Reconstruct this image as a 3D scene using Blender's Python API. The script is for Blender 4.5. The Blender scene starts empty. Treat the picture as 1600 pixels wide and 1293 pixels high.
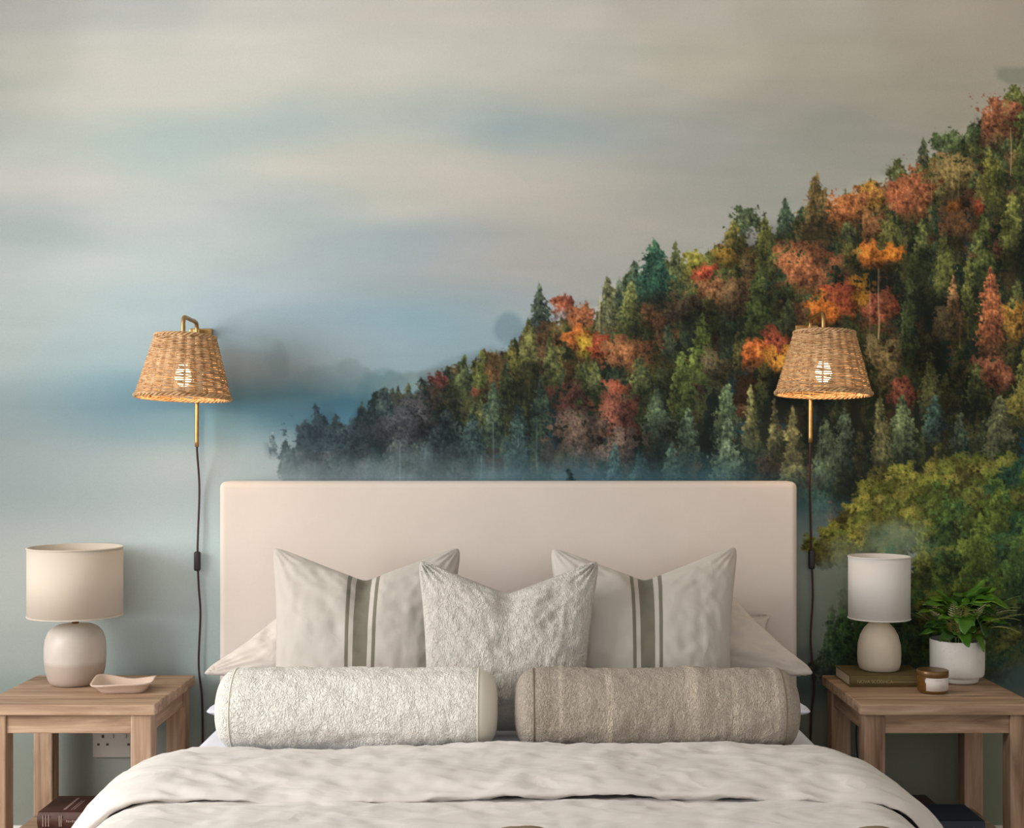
import bpy, bmesh, math, random
import numpy as np
from mathutils import Vector, Matrix, noise as mnoise

PI = math.pi
sc = bpy.context.scene
COL = sc.collection

# ------------------------------------------------------------------ camera
CAM_Y, CAM_Z, FPX = -3.6, 1.18, 2010.0
cd = bpy.data.cameras.new('camera'); cam = bpy.data.objects.new('camera', cd); COL.objects.link(cam)
cam.location = (0, CAM_Y, CAM_Z); cam.rotation_euler = (PI/2, 0, 0)
cd.sensor_width = 36; cd.sensor_fit = 'HORIZONTAL'; cd.lens = FPX/1600*36
cd.shift_y = (690-646.5)/1600
cd.clip_start = 0.05
sc.camera = cam

# ------------------------------------------------------------------ world, window light, exposure
w = bpy.data.worlds.new('world'); sc.world = w; w.use_nodes = True
bg = w.node_tree.nodes['Background']
bg.inputs[0].default_value = (0.93, 0.97, 1.0, 1); bg.inputs[1].default_value = 1.08

def area(name, loc, rot, sx, sy, power, col):
    l = bpy.data.lights.new(name, 'AREA'); l.shape = 'RECTANGLE'; l.size = sx; l.size_y = sy
    l.energy = power; l.color = col
    o = bpy.data.objects.new(name, l); COL.objects.link(o); o.location = loc; o.rotation_euler = rot
    return o
WIN_Y0, WIN_Y1, WIN_Z0, WIN_Z1 = -3.2, -1.1, 0.75, 2.3
area('window_daylight', (-3.26, (WIN_Y0+WIN_Y1)/2, (WIN_Z0+WIN_Z1)/2), (0, -PI/2, 0),
     WIN_Z1-WIN_Z0-0.1, WIN_Y1-WIN_Y0-0.1, 98, (1.0, 1.0, 1.0))

sc.view_settings.view_transform = 'Standard'; sc.view_settings.look = 'None'
sc.view_settings.gamma = 1; sc.view_settings.use_curve_mapping = False
sc.view_settings.exposure = 0.43
MURAL_GAIN = 1.0

# ------------------------------------------------------------------ helpers
def lin(c):
    c = np.asarray(c, float)/255.0
    return np.where(c <= .04045, c/12.92, ((c+.055)/1.055)**2.4)
def L4(c):
    r = lin(c); return (float(r[0]), float(r[1]), float(r[2]), 1.0)

def tag(o, label=None, cat=None, group=None, kind=None):
    if label: o['label'] = label
    if cat: o['category'] = cat
    if group: o['group'] = group
    if kind: o['kind'] = kind
    return o
def empty(name, loc=(0, 0, 0), rz=0):
    o = bpy.data.objects.new(name, None); COL.objects.link(o); o.location = loc; o.rotation_euler = (0, 0, rz)
    o.empty_display_size = .05
    return o
def link_mesh(name, me, mat, parent=None, smooth=True):
    if mat is not None and not me.materials: me.materials.append(mat)
    if smooth:
        me.polygons.foreach_set('use_smooth', [True]*len(me.polygons))
    o = bpy.data.objects.new(name, me); COL.objects.link(o)
    if parent is not None: o.parent = parent
    return o
def from_bm(name, bm, mat, parent=None, smooth=False):
    bmesh.ops.recalc_face_normals(bm, faces=bm.faces[:])
    me = bpy.data.meshes.new(name); bm.to_mesh(me); bm.free()
    return link_mesh(name, me, mat, parent, smooth)
def add_box(bm, lo, hi, bevel=0.0, seg=2):
    r = bmesh.ops.create_cube(bm, size=1)
    vs = r['verts']
    for v in vs:
        v.co = Vector(((lo[i]+hi[i])/2 + v.co[i]*(hi[i]-lo[i]) for i in range(3)))
    if bevel > 0:
        es = list({e for v in vs for e in v.link_edges})
        bmesh.ops.bevel(bm, geom=es, offset=bevel, segments=seg, affect='EDGES', profile=.5)
def box_obj(name, lo, hi, mat, parent=None, bevel=0.0, seg=2, smooth=False):
    bm = bmesh.new(); add_box(bm, lo, hi, bevel, seg)
    return from_bm(name, bm, mat, parent, smooth)
def add_lathe(bm, prof, n=48, cx=0, cy=0, close=False):
    rings = []
    for (r, z) in prof:
        if r < 1e-5:
            rings.append([bm.verts.new((cx, cy, z))])
        else:
            rings.append([bm.verts.new((cx+r*math.cos(2*PI*k/n), cy+r*math.sin(2*PI*k/n), z)) for k in range(n)])
    pairs = list(zip(rings[:-1], rings[1:]))
    if close: pairs.append((rings[-1], rings[0]))
    for a, b in pairs:
        for k in range(n):
            k2 = (k+1) % n
            if len(a) == 1 and len(b) == 1: continue
            if len(a) == 1: bm.faces.new((a[0], b[k2], b[k]))
            elif len(b) == 1: bm.faces.new((a[k], a[k2], b[0]))
            else: bm.faces.new((a[k], a[k2], b[k2], b[k]))
def lathe_obj(name, prof, mat, parent=None, n=48, close=False, smooth=True):
    bm = bmesh.new(); add_lathe(bm, prof, n, close=close)
    return from_bm(name, bm, mat, parent, smooth)
def add_tube(bm, pts, rad, n=8, closed=False, caps=True):
    pts = [Vector(p) for p in pts]; m = len(pts); rings = []
    rads = rad if isinstance(rad, (list, tuple)) else [rad]*m
    ref = Vector((0, 0, 1))
    prev = None
    for i, p in enumerate(pts):
        a = pts[(i-1) % m] if (closed or i > 0) else p
        b = pts[(i+1) % m] if (closed or i < m-1) else p
        t = (b-a).normalized()
        if prev is None:
            s = t.cross(ref)
            if s.length < 1e-3: s = t.cross(Vector((1, 0, 0)))
        else:
            s = prev - t*prev.dot(t)
            if s.length < 1e-6: s = t.cross(ref)
        s.normalize(); prev = s; q = t.cross(s)
        rings.append([bm.verts.new(p + (s*math.cos(2*PI*k/n) + q*math.sin(2*PI*k/n))*rads[i]) for k in range(n)])
    rng = range(m) if closed else range(m-1)
    for i in rng:
        a, b = rings[i], rings[(i+1) % m]
        for k in range(n):
            bm.faces.new((a[k], a[(k+1) % n], b[(k+1) % n], b[k]))
    if caps and not closed:
        bm.faces.new(rings[0][::-1]); bm.faces.new(rings[-1])
def tube_obj(name, pts, rad, mat, parent=None, n=10, closed=False):
    bm = bmesh.new(); add_tube(bm, pts, rad, n, closed)
    return from_bm(name, bm, mat, parent, True)
def spline(pts, n=8):
    out = []; P = [Vector(p) for p in pts]
    P = [P[0]*2-P[1]] + P + [P[-1]*2-P[-2]]
    for i in range(1, len(P)-2):
        for k in range(n):
            t = k/n; a, b, c, d = P[i-1], P[i], P[i+1], P[i+2]
            out.append(.5*((2*b)+(c-a)*t+(2*a-5*b+4*c-d)*t*t+(3*b-a-3*c+d)*t**3))
    out.append(P[-2]); return out
def grid_mesh(name, V, nu, nv, wrap_v=False, uv=None):
    """V: (nu,nv,3) array -> mesh; optional uv (nu,nv,2)"""
    me = bpy.data.meshes.new(name)
    idx = np.arange(nu*nv).reshape(nu, nv)
    if wrap_v: idx = np.concatenate([idx, idx[:, :1]], 1)
    q = np.stack([idx[:-1, :-1], idx[1:, :-1], idx[1:, 1:], idx[:-1, 1:]], -1).reshape(-1, 4)
    set_mesh(me, V.reshape(-1, 3), q)
    if uv is not None:
        l = me.uv_layers.new(name='uv'); f = uv.reshape(-1, 2)[q.reshape(-1)]
        l.data.foreach_set('uv', f.astype(np.float32).reshape(-1))
    return me
def set_mesh(me, V, q):
    n = len(q); me.vertices.add(len(V)); me.vertices.foreach_set('co', np.asarray(V, np.float32).reshape(-1))
    me.loops.add(4*n); me.loops.foreach_set('vertex_index', q.reshape(-1).astype(np.int32))
    me.polygons.add(n); me.polygons.foreach_set('loop_start', np.arange(0, 4*n, 4, dtype=np.int32))
    me.update(calc_edges=True); me.validate()

# ------------------------------------------------------------------ materials
def newmat(name):
    m = bpy.data.materials.new(name); m.use_nodes = True
    nt = m.node_tree; return m, nt, nt.nodes['Principled BSDF']
def N(nt, typ, **kw):
    n = nt.nodes.new(typ)
    for k, v in kw.items():
        if hasattr(n, k): setattr(n, k, v)
        else: n.inputs[k].default_value = v
    return n
def coords(nt, scale=(1, 1, 1), kind='Object', rand=False):
    tc = N(nt, 'ShaderNodeTexCoord'); mp = N(nt, 'ShaderNodeMapping')
    mp.inputs['Scale'].default_value = scale
    nt.links.new(tc.outputs[kind], mp.inputs['Vector'])
    if rand:
        oi = N(nt, 'ShaderNodeObjectInfo'); mu = N(nt, 'ShaderNodeMath', operation='MULTIPLY')
        mu.inputs[1].default_value = 37.0; nt.links.new(oi.outputs['Random'], mu.inputs[0])
        nt.links.new(mu.outputs[0], mp.inputs['Location'])
    return mp.outputs['Vector']
def ntex(nt, vec, scale, detail=3, rough=.5, dist=0.0):
    n = N(nt, 'ShaderNodeTexNoise'); n.inputs['Scale'].default_value = scale; n.inputs['Detail'].default_value = detail
    n.inputs['Roughness'].default_value = rough; n.inputs['Distortion'].default_value = dist
    nt.links.new(vec, n.inputs['Vector']); return n.outputs['Fac']
def ramp(nt, fac, stops):
    r = N(nt, 'ShaderNodeValToRGB'); e = r.color_ramp.elements
    while len(e) < len(stops): e.new(.5)
    for k, (p, c) in enumerate(stops): e[k].position = p; e[k].color = c
    nt.links.new(fac, r.inputs['Fac']); return r.outputs['Color']
def bump(nt, bs, h, strength, dist):
    b = N(nt, 'ShaderNodeBump'); b.inputs['Strength'].default_value = strength; b.inputs['Distance'].default_value = dist
    nt.links.new(h, b.inputs['Height']); nt.links.new(b.outputs['Normal'], bs.inputs['Normal'])
def vary(c, k): return tuple(min(1, x*k) for x in c[:3])+(1,)
def plain(name, col, rough=.6, metal=0.0, var=.06, vscale=30, bmp=0.0):
    m, nt, bs = newmat(name); v = coords(nt); c = L4(col)
    nt.links.new(ramp(nt, ntex(nt, v, vscale, 3), [(.3, vary(c, 1-var)), (.7, vary(c, 1+var))]), bs.inputs['Base Color'])
    bs.inputs['Roughness'].default_value = rough; bs.inputs['Metallic'].default_value = metal
    if bmp: bump(nt, bs, ntex(nt, v, vscale*8, 2), .4, bmp)
    return m
def fabric(name, col, weave=900, var=.05, slub=True, bmp=.0006, sheen=.2, rough=.9, crease=0.0, cscale=9.0, cstretch=(1, 1, 1)):
    m, nt, bs = newmat(name); c = L4(col)
    a = ntex(nt, coords(nt, (weave*.12, weave, weave)), 1.0, 2)
    b = ntex(nt, coords(nt, (weave, weave, weave*.10)), 1.0, 2)
    big = ntex(nt, coords(nt), 7, 3)
    ad = N(nt, 'ShaderNodeMath', operation='ADD'); nt.links.new(a, ad.inputs[0]); nt.links.new(b, ad.inputs[1])
    hv = N(nt, 'ShaderNodeMath', operation='MULTIPLY'); hv.inputs[1].default_value = .5; nt.links.new(ad.outputs[0], hv.inputs[0])
    mx = N(nt, 'ShaderNodeMath', operation='MULTIPLY_ADD'); mx.inputs[1].default_value = .5
    nt.links.new(big, mx.inputs[0]); 
    h2 = N(nt, 'ShaderNodeMath', operation='MULTIPLY'); h2.inputs[1].default_value = .5; nt.links.new(hv.outputs[0], h2.inputs[0])
    nt.links.new(h2.outputs[0], mx.inputs[2])
    col_out = ramp(nt, mx.outputs[0], [(.36, vary(c, 1-var)), (.64, vary(c, 1+var))])
    nt.links.new(col_out, bs.inputs['Base Color'])
    bs.inputs['Roughness'].default_value = rough
    bs.inputs['Sheen Weight'].default_value = sheen
    bump(nt, bs, hv.outputs[0], .35, bmp)
    if crease:
        last = bs.inputs['Normal'].links[0].from_node
        cn = ntex(nt, coords(nt, cstretch), cscale, 3, .55, .35)
        m1 = N(nt, 'ShaderNodeMath', operation='SUBTRACT'); m1.inputs[1].default_value = .5; nt.links.new(cn, m1.inputs[0])
        m2 = N(nt, 'ShaderNodeMath', operation='ABSOLUTE'); nt.links.new(m1.outputs[0], m2.inputs[0])
        m3 = N(nt, 'ShaderNodeMapRange'); m3.inputs[1].default_value = 0; m3.inputs[2].default_value = .14; m3.inputs[3].default_value = 1; m3.inputs[4].default_value = 0
        nt.links.new(m2.outputs[0], m3.inputs[0])
        b2 = N(nt, 'ShaderNodeBump'); b2.inputs['Strength'].default_value = .6; b2.inputs['Distance'].default_value = crease
        nt.links.new(m3.outputs[0], b2.inputs['Height']); nt.links.new(b2.outputs['Normal'], last.inputs['Normal'])
    return m, nt, bs, col_out
def wood(name, axis, c0, c1, c2):
    m, nt, bs = newmat(name)
    s = [26, 26, 26]; s[axis] = 2.2
    v = coords(nt, tuple(s), rand=True)
    g = ntex(nt, v, 1.0, 6, .62, .8)
    s2 = [120, 120, 120]; s2[axis] = 5
    f = ntex(nt, coords(nt, tuple(s2), rand=True), 1.0, 3)
    base = ramp(nt, g, [(.30, L4(c0)), (.47, L4(c1)), (.66, L4(c2))])
    mixn = N(nt, 'ShaderNodeMix', data_type='RGBA', blend_type='MULTIPLY'); mixn.inputs[0].default_value = .55
    nt.links.new(base, mixn.inputs[6])
    nt.links.new(ramp(nt, f, [(.35, (.72, .66, .6, 1)), (.55, (1, 1, 1, 1))]), mixn.inputs[7])
    # knots and dark streaks
    s3 = [11, 11, 11]; s3[axis] = 2.6
    vo = N(nt, 'ShaderNodeTexVoronoi'); vo.inputs['Scale'].default_value = 1.0
    nt.links.new(coords(nt, tuple(s3), rand=True), vo.inputs['Vector'])
    mx = N(nt, 'ShaderNodeMix', data_type='RGBA', blend_type='MULTIPLY'); mx.inputs[0].default_value = .7
    nt.links.new(mixn.outputs[2], mx.inputs[6])
    nt.links.new(ramp(nt, vo.outputs['Distance'], [(.03, (.42, .32, .26, 1)), (.11, (1, 1, 1, 1))]), mx.inputs[7])
    nt.links.new(mx.outputs[2], bs.inputs['Base Color'])
    bs.inputs['Roughness'].default_value = .62
    bump(nt, bs, f, .35, .0012)
    return m
WC = ((116, 88, 68), (166, 136, 110), (196, 168, 142))
WOOD = [wood('oak_along_x', 0, *WC), wood('oak_along_y', 1, *WC), wood('oak_along_z', 2, *WC)]
M_brass = plain('aged_brass', (176, 138, 88), .38, .85, .1, 60)
M_cord = plain('maroon_cord', (58, 26, 26), .7)
M_black = plain('dark_plastic', (34, 24, 24), .5)
M_white_paint = plain('white_paint', (214, 212, 205), .6, 0, .02, 4)
M_paper = plain('page_paper', (205, 190, 165), .9, 0, .1, 200)

# ------------------------------------------------------------------ room shell
XL, XR, YB, ZC = -3.3, 2.4, -6.0, 2.6
mf = plain('floor_boards', (150, 122, 96), .5, 0, .12, 5)
tag(box_obj('floor', (XL-.1, YB, -.08), (XR+.1, .1, 0), mf), kind='structure')
M_wall = plain('painted_wall', (206, 202, 194), .85, 0, .02, 3)
M_ceil = plain('ceiling_paint', (222, 220, 214), .9, 0, .02, 3)
tag(box_obj('ceiling', (XL-.1, YB, ZC), (XR+.1, .1, ZC+.08), M_ceil), kind='structure')
tag(box_obj('wall_right', (XR, YB, 0), (XR+.1, 0, ZC), M_wall), kind='structure')
bm = bmesh.new()
add_box(bm, (XL-.1, YB, 0), (XL, WIN_Y0, ZC)); add_box(bm, (XL-.1, WIN_Y1, 0), (XL, 0, ZC))
add_box(bm, (XL-.1, WIN_Y0, 0), (XL, WIN_Y1, WIN_Z0)); add_box(bm, (XL-.1, WIN_Y0, WIN_Z1), (XL, WIN_Y1, ZC))
tag(from_bm('wall_left', bm, M_wall), kind='structure')
wroot = tag(empty('window_1', (XL-.05, (WIN_Y0+WIN_Y1)/2, WIN_Z0)), kind='structure')
hw, hh = (WIN_Y1-WIN_Y0)/2, WIN_Z1-WIN_Z0
bm = bmesh.new()
for lo, hi in (((-.04, -hw, 0), (.04, -hw+.05, hh)), ((-.04, hw-.05, 0), (.04, hw, hh)),
               ((-.04, -hw, 0), (.04, hw, .05)), ((-.04, -hw, hh-.05), (.04, hw, hh)), ((-.03, -.02, .05), (.03, .02, hh-.05))):
    add_box(bm, lo, hi, .004)
from_bm('window_frame', bm, M_white_paint, wroot)
mg, ntg, bsg = newmat('window_glass'); bsg.inputs['Transmission Weight'].default_value = 1; bsg.inputs['Roughness'].default_value = .02
for s in (-1, 1):
    box_obj('pane', (-.028, min(s*.02, s*(hw-.05)), .05), (-.022, max(s*.02, s*(hw-.05)), hh-.05), mg, wroot)
box_obj('window_sill', (0.04, -hw-.05, -.03), (.16, hw+.05, 0.0), M_white_paint, wroot, .005)
for nm, lo, hi in (('baseboard_left', (XL, YB, 0), (XL+.015, 0, .11)), ('baseboard_right', (XR-.015, YB, 0), (XR, 0, .11)),
                   ('baseboard_back', (XL+.015, -.017, 0), (XR-.015, -.002, .11))):
    tag(box_obj(nm, lo, hi, M_white_paint, None, .003), kind='structure')
wall_back = tag(box_obj('wall_back', (XL-.1, 0, 0), (XR+.1, .1, ZC), M_wall), kind='structure')

# ------------------------------------------------------------------ printed wallpaper (misty valley with an autumn wood)
# The print is drawn on the wall's own plane; 558.33 print units are one metre.
PPM = 558.333
GX, GV = [-200, 0, 400, 800, 1200, 1600, 1900], [MURAL_GAIN*k for k in (.70, .74, .91, 1.04, 1.27, 1.44, 1.5)]   # print colours lifted rightwards to offset the window light's falloff
PX0, PX1, PY0, PY1 = -1044, 2140, -104, 1350
PW, PH = PX1-PX0, PY1-PY0
rng = np.random.default_rng(11)
def sstep(a, b, x):
    t = np.clip((x-a)/(b-a), 0, 1); return t*t*(3-2*t)
def vnoise(h, w_, sx, sy=None):
    sy = sy or sx
    gh, gw = int(h/sy)+3, int(w_/sx)+3
    g = rng.random((gh, gw)).astype(np.float32)
    y = np.arange(h)/sy; x = np.arange(w_)/sx
    yi = y.astype(int); xi = x.astype(int)
    fy = (y-yi)[:, None]; fx = (x-xi)[None, :]
    fy = fy*fy*(3-2*fy); fx = fx*fx*(3-2*fx)
    a = g[yi][:, xi]; b = g[yi][:, xi+1]; c = g[yi+1][:, xi]; d = g[yi+1][:, xi+1]
    return ((a*(1-fx)+b*fx)*(1-fy)+(c*(1-fx)+d*fx)*fy).astype(np.float32)
TS = 1000
N2, N3, N5, N10, N24 = [vnoise(TS, TS, s) for s in (1.7, 3.0, 5.5, 11, 24)]
NV = vnoise(TS, TS, 2.2, 7.0)      # upright strokes
def tile(Nt, h, w_):
    oy = int(rng.integers(0, TS-h-1)); ox = int(rng.integers(0, TS-w_-1))
    return Nt[oy:oy+h, ox:ox+w_]

# --- sky and mist: colours spread smoothly between points of the print
SKY = [
 (-60,0,172,172,163),(40,10,182,180,172),(200,10,190,191,186),(420,10,204,200,192),(650,10,202,198,186),(850,0,198,194,182),(1050,0,186,181,169),(1250,0,178,172,159),(1450,0,170,161,147),(1620,0,164,154,140),(1900,0,158,148,132),
 (-60,110,172,174,164),(40,100,188,187,176),(200,95,206,204,193),(400,90,211,208,196),(600,95,205,202,189),(800,100,200,197,184),(950,110,189,186,173),(1100,110,180,175,160),(1300,110,169,163,147),(1500,90,163,154,138),(1900,90,158,148,132),
 (-60,200,172,174,165),(40,190,188,187,177),(150,165,203,201,190),(350,150,206,204,192),(560,150,199,198,187),(700,160,190,192,183),(860,155,185,184,174),(1000,165,175,173,162),(1200,170,165,160,147),(1400,160,160,153,138),(1520,170,156,148,132),
 (60,232,186,190,182),(170,215,184,194,187),(250,235,178,193,186),(260,270,181,195,187),(360,210,180,192,187),(450,200,178,190,186),(560,185,180,190,185),(680,185,176,186,182),(790,205,158,174,176),(860,212,158,171,172),(960,215,160,168,165),(1100,215,158,160,154),(1300,210,147,148,138),(1420,215,150,147,134),
 (40,290,192,191,184),(150,285,200,197,190),(230,310,203,203,198),(330,280,194,197,191),(450,250,203,200,188),(580,240,198,195,182),(700,250,198,194,180),(840,250,186,183,172),(950,270,180,177,166),(1050,260,165,163,155),(1180,260,158,157,148),(1320,250,155,153,142),
 (0,350,172,178,174),(80,360,168,178,177),(180,340,188,193,188),(250,370,186,196,192),(330,345,188,195,191),(430,320,182,189,185),(520,335,176,186,183),(600,310,196,193,182),(750,300,196,191,179),(860,320,187,182,171),(960,340,178,174,165),(1080,320,164,161,152),(1180,310,155,155,147),
 (0,420,184,189,185),(120,420,194,200,196),(260,430,190,199,196),(400,400,184,192,188),(520,390,168,180,181),(600,395,158,172,177),(700,375,166,174,175),(800,365,172,172,166),(900,370,176,171,163),(1000,350,168,164,156),(1060,350,164,161,152),
 (0,490,180,187,183),(120,480,180,192,190),(240,470,178,196,198),(360,470,172,188,195),(450,440,172,184,188),(560,440,166,176,178),(660,440,168,173,172),(780,420,174,172,167),(880,410,170,168,162),(920,440,166,166,160),
 (0,550,176,184,180),(120,550,172,188,188),(220,540,174,192,195),(420,510,160,178,186),(520,490,156,176,186),(600,495,142,170,180),(680,505,134,166,178),(740,480,150,168,174),(800,470,160,168,170),
 (0,610,172,181,177),(90,605,160,182,184),(180,610,138,170,182),(400,580,140,155,158),(460,560,158,172,176),(540,540,160,176,184),(620,550,156,176,184),(700,545,142,168,176),(760,540,148,166,172),
 (0,650,178,184,178),(100,645,158,180,180),(180,648,128,164,178),(260,650,120,158,174),(330,645,104,148,165),(400,645,88,136,154),(470,640,92,136,152),(530,640,80,128,146),(600,650,90,128,140),
 (0,690,186,188,178),(100,680,190,195,188),(200,680,176,190,190),(300,672,150,178,186),(400,676,138,166,174),(460,690,160,176,180),(560,715,160,170,170),(640,720,140,156,160),
 (0,740,192,193,184),(120,730,206,208,200),(240,720,218,217,208),(330,715,214,216,210),(420,720,208,210,205),(500,735,198,202,198),(600,745,176,186,186),(700,750,112,140,148),(850,752,100,130,142),(1000,755,76,110,122),(1150,755,66,104,118),(1240,755,60,96,108),
 (0,800,190,192,184),(120,800,204,205,197),(240,790,216,215,207),(320,790,208,215,211),(500,800,190,194,190),(900,830,120,140,144),(1200,830,110,122,120),
 (0,860,184,187,180),(120,850,200,201,193),(260,850,204,212,208),(320,860,196,214,212),(600,900,170,185,185),(1000,900,130,145,145),(1280,900,122,130,120),(1270,980,112,118,108),
 (0,940,182,187,180),(120,940,190,194,188),(250,930,200,210,206),(320,950,194,212,211),(0,1010,172,179,172),(120,1010,176,184,178),(260,1010,190,204,200),(320,1030,184,200,198),(1270,1060,92,98,86),
 (0,1090,150,162,154),(260,1090,152,164,158),(700,1050,150,165,163),(1300,1120,104,104,92),(1500,1120,104,108,98),(1700,1100,100,106,96),
 (-60,1200,150,156,144),(200,1200,150,152,142),(700,1200,140,150,146),(1300,1200,116,116,102),(1600,1200,116,120,106),(1900,1200,112,116,104),
 (100,1320,150,152,142),(900,1320,136,146,140),(1600,1320,118,120,108)]
def spread(points, sx, sy, step=6):
    P = np.array(points, float)
    gx = np.arange(PX0, PX1+step, step); gy = np.arange(PY0, PY1+step, step)
    X, Y = np.meshgrid(gx, gy)
    num = np.zeros(X.shape+(P.shape[1]-2,)); den = np.zeros(X.shape)
    for p in P:
        d = ((X-p[0])/sx)**2+((Y-p[1])/sy)**2
        wt = np.exp(-d)+2e-3*np.exp(-d*.12)+1e-6
        num += wt[..., None]*p[2:]; den += wt
    g = num/den[..., None]
    # to full resolution
    x = (np.arange(PW))/step; y = (np.arange(PH))/step
    xi = x.astype(int); yi = y.astype(int); fx = (x-xi)[None, :, None]; fy = (y-yi)[:, None, None]
    a = g[yi][:, xi]; b = g[yi][:, xi+1]; c = g[yi+1][:, xi]; d = g[yi+1][:, xi+1]
    return (a*(1-fx)+b*fx)*(1-fy)+(c*(1-fx)+d*fx)*fy
IMG = spread(SKY, 76, 34).astype(np.float32)
XX, YY = np.meshgrid(np.arange(PW, dtype=np.float32)+PX0, np.arange(PH, dtype=np.float32)+PY0)
st = vnoise(PH, PW, 210, 26)*.55+vnoise(PH, PW, 90, 12)*.3+vnoise(PH, PW, 40, 7)*.15
IMG += (st-.5)[..., None]*np.array([13., 9., 8.], np.float32)

def blend(y0, y1, x0, x1, col, a):
    r = IMG[y0-PY0:y1-PY0, x0-PX0:x1-PX0]
    r += (np.asarray(col, np.float32)-r)*a[..., None]
def window(x0, x1, y0, y1):
    x0, x1 = max(int(x0), PX0), min(int(x1), PX1); y0, y1 = max(int(y0), PY0), min(int(y1), PY1)
    if x1-x0 < 2 or y1-y0 < 2: return None
    X, Y = np.meshgrid(np.arange(x0, x1, dtype=np.float32), np.arange(y0, y1, dtype=np.float32))
    return x0, x1, y0, y1, X, Y
def puff(cx, cy, rx, ry, col, a, soft=.5, rough=.35):
    """soft fog shape / faint tree in the mist"""
    q = window(cx-rx*1.6, cx+rx*1.6, cy-ry*1.6, cy+ry*1.6)
    if q is None: return
    x0, x1, y0, y1, X, Y = q
    h, w_ = X.shape
    r = np.sqrt(((X-cx)/rx)**2+((Y-cy)/ry)**2)+(tile(N24, h, w_)-.5)*rough*1.4+(tile(N10, h, w_)-.5)*rough
    blend(y0, y1, x0, x1, col, np.clip((1-r)/soft+.5, 0, 1)*a)
def conifer(x, top, bot, hw, col, fade=.55, light=1.0, sparse=0.0, spire=.62):
    q = window(x-hw*1.6, x+hw*1.6, top-4, bot+2)
    if q is None: return
    x0, x1, y0, y1, X, Y = q; h, w_ = X.shape
    H = bot-top; t = np.clip((Y-top)/H, 0, 1.05)
    n10 = tile(N10, h, w_); n5 = tile(N5, h, w_); n3 = tile(N3, h, w_); n2 = tile(N2, h, w_); nv = tile(NV, h, w_)
    dx = (X-x-(n10-.5)*5)/hw; ad = np.abs(dx)
    nb = max(4, H/10)
    ph = (t*nb-ad*1.1+tile(N24, h, w_)*2.2) % 1.0
    env = np.minimum(t**spire*1.15, 1.0)*(1-.3*sstep(.75, 1.05, t))
    prof = env*(.74+.26*ph)+((n5-.5)*.55+(n3-.5)*.5+(n2-.5)*.3)*np.minimum(env+.08, .9)+.02
    a = np.clip((prof-ad)*hw/2.4, 0, 1)
    if sparse: a = a*np.clip((n5+.25-sparse)*5, 0, 1)
    a = a*(1-fade*sstep(.68, 1.03, t))
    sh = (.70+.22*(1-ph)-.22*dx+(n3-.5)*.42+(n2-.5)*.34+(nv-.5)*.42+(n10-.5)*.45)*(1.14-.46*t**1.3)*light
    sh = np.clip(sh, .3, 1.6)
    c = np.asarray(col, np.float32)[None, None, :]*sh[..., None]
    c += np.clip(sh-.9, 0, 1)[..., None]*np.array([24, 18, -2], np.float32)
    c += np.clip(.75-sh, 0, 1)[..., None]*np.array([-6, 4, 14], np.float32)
    r = IMG[y0-PY0:y1-PY0, x0-PX0:x1-PX0]; r += (c-r)*a[..., None]
def leafy(x, top, bot, hw, col, light=1.0, fade=.6, rough=1.0, hi=(22, 18, 4)):
    q = window(x-hw*1.5, x+hw*1.5, top-6, bot+4)
    if q is None: return
    x0, x1, y0, y1, X, Y = q; h, w_ = X.shape
    cy = (top+bot)/2; ry = (bot-top)/2
    dx = (X-x)/hw; dy = (Y-cy)/ry
    n10 = tile(N10, h, w_); n5 = tile(N5, h, w_); n3 = tile(N3, h, w_); n2 = tile(N2, h, w_)
    dx = dx+(tile(N24, h, w_)-.5)*.9; dy = dy+(tile(N24, h, w_)-.5)*.6
    r = np.sqrt(dx*dx*(1+.25*dy)+dy*dy)+((n10-.5)*.7+(n5-.5)*.5+(n3-.5)*.5+(n2-.5)*.35)*rough
    a = np.clip((1-r)*min(hw, ry)/5.0, 0, 1)*(1-fade*sstep(.0, 1.0, dy))
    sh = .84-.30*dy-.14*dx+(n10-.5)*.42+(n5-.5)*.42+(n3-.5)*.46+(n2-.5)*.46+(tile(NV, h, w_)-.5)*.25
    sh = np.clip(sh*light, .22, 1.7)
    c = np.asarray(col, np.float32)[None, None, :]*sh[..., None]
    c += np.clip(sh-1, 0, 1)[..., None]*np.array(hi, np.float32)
    rr = IMG[y0-PY0:y1-PY0, x0-PX0:x1-PX0]; rr += (c-rr)*a[..., None]
def trunk(x, y0_, y1_, wd, col, a=.8):
    q = window(x-4, x+5, y0_, y1_)
    if q is None: return
    x0, x1, y0, y1, X, Y = q
    off = (tile(N24, *X.shape)-.5)*2
    m = np.clip(wd-np.abs(X-x-off), 0, 1)*a*(.6+.6*tile(N10, *X.shape))
    blend(y0, y1, x0, x1, col, np.clip(m, 0, 1))

# --- far shapes dissolving in the mist
FAR = np.array([[380, 640], [470, 622], [560, 608], [640, 582], [720, 566], [800, 545], [870, 520], [900, 500]], float)
yl = np.interp(XX[0], FAR[:, 0], FAR[:, 1])
a = sstep(-3, 4, YY-yl[None, :])*sstep(420, 640, XX)*sstep(910, 780, XX)*sstep(60, 5, YY-yl[None, :])*.55
IMG += (np.array([132, 146, 144], np.float32)-IMG)*a[..., None]
puff(396, 575, 46, 30, (142, 148, 148), .3, 1.6, .7); puff(356, 580, 36, 30, (146, 144, 138), .22, 1.5, .6)
puff(436, 570, 16, 30, (136, 150, 154), .55, .6); puff(795, 514, 23, 25, (122, 146, 154), .85, .4, .12); puff(806, 528, 22, 18, (126, 148, 154), .7, .5, .15)
puff(520, 590, 42, 22, (138, 156, 160), .6, .5); puff(548, 575, 18, 16, (136, 154, 158), .7, .4); puff(573, 582, 7, 9, (132, 152, 158), .7, .4)
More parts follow.
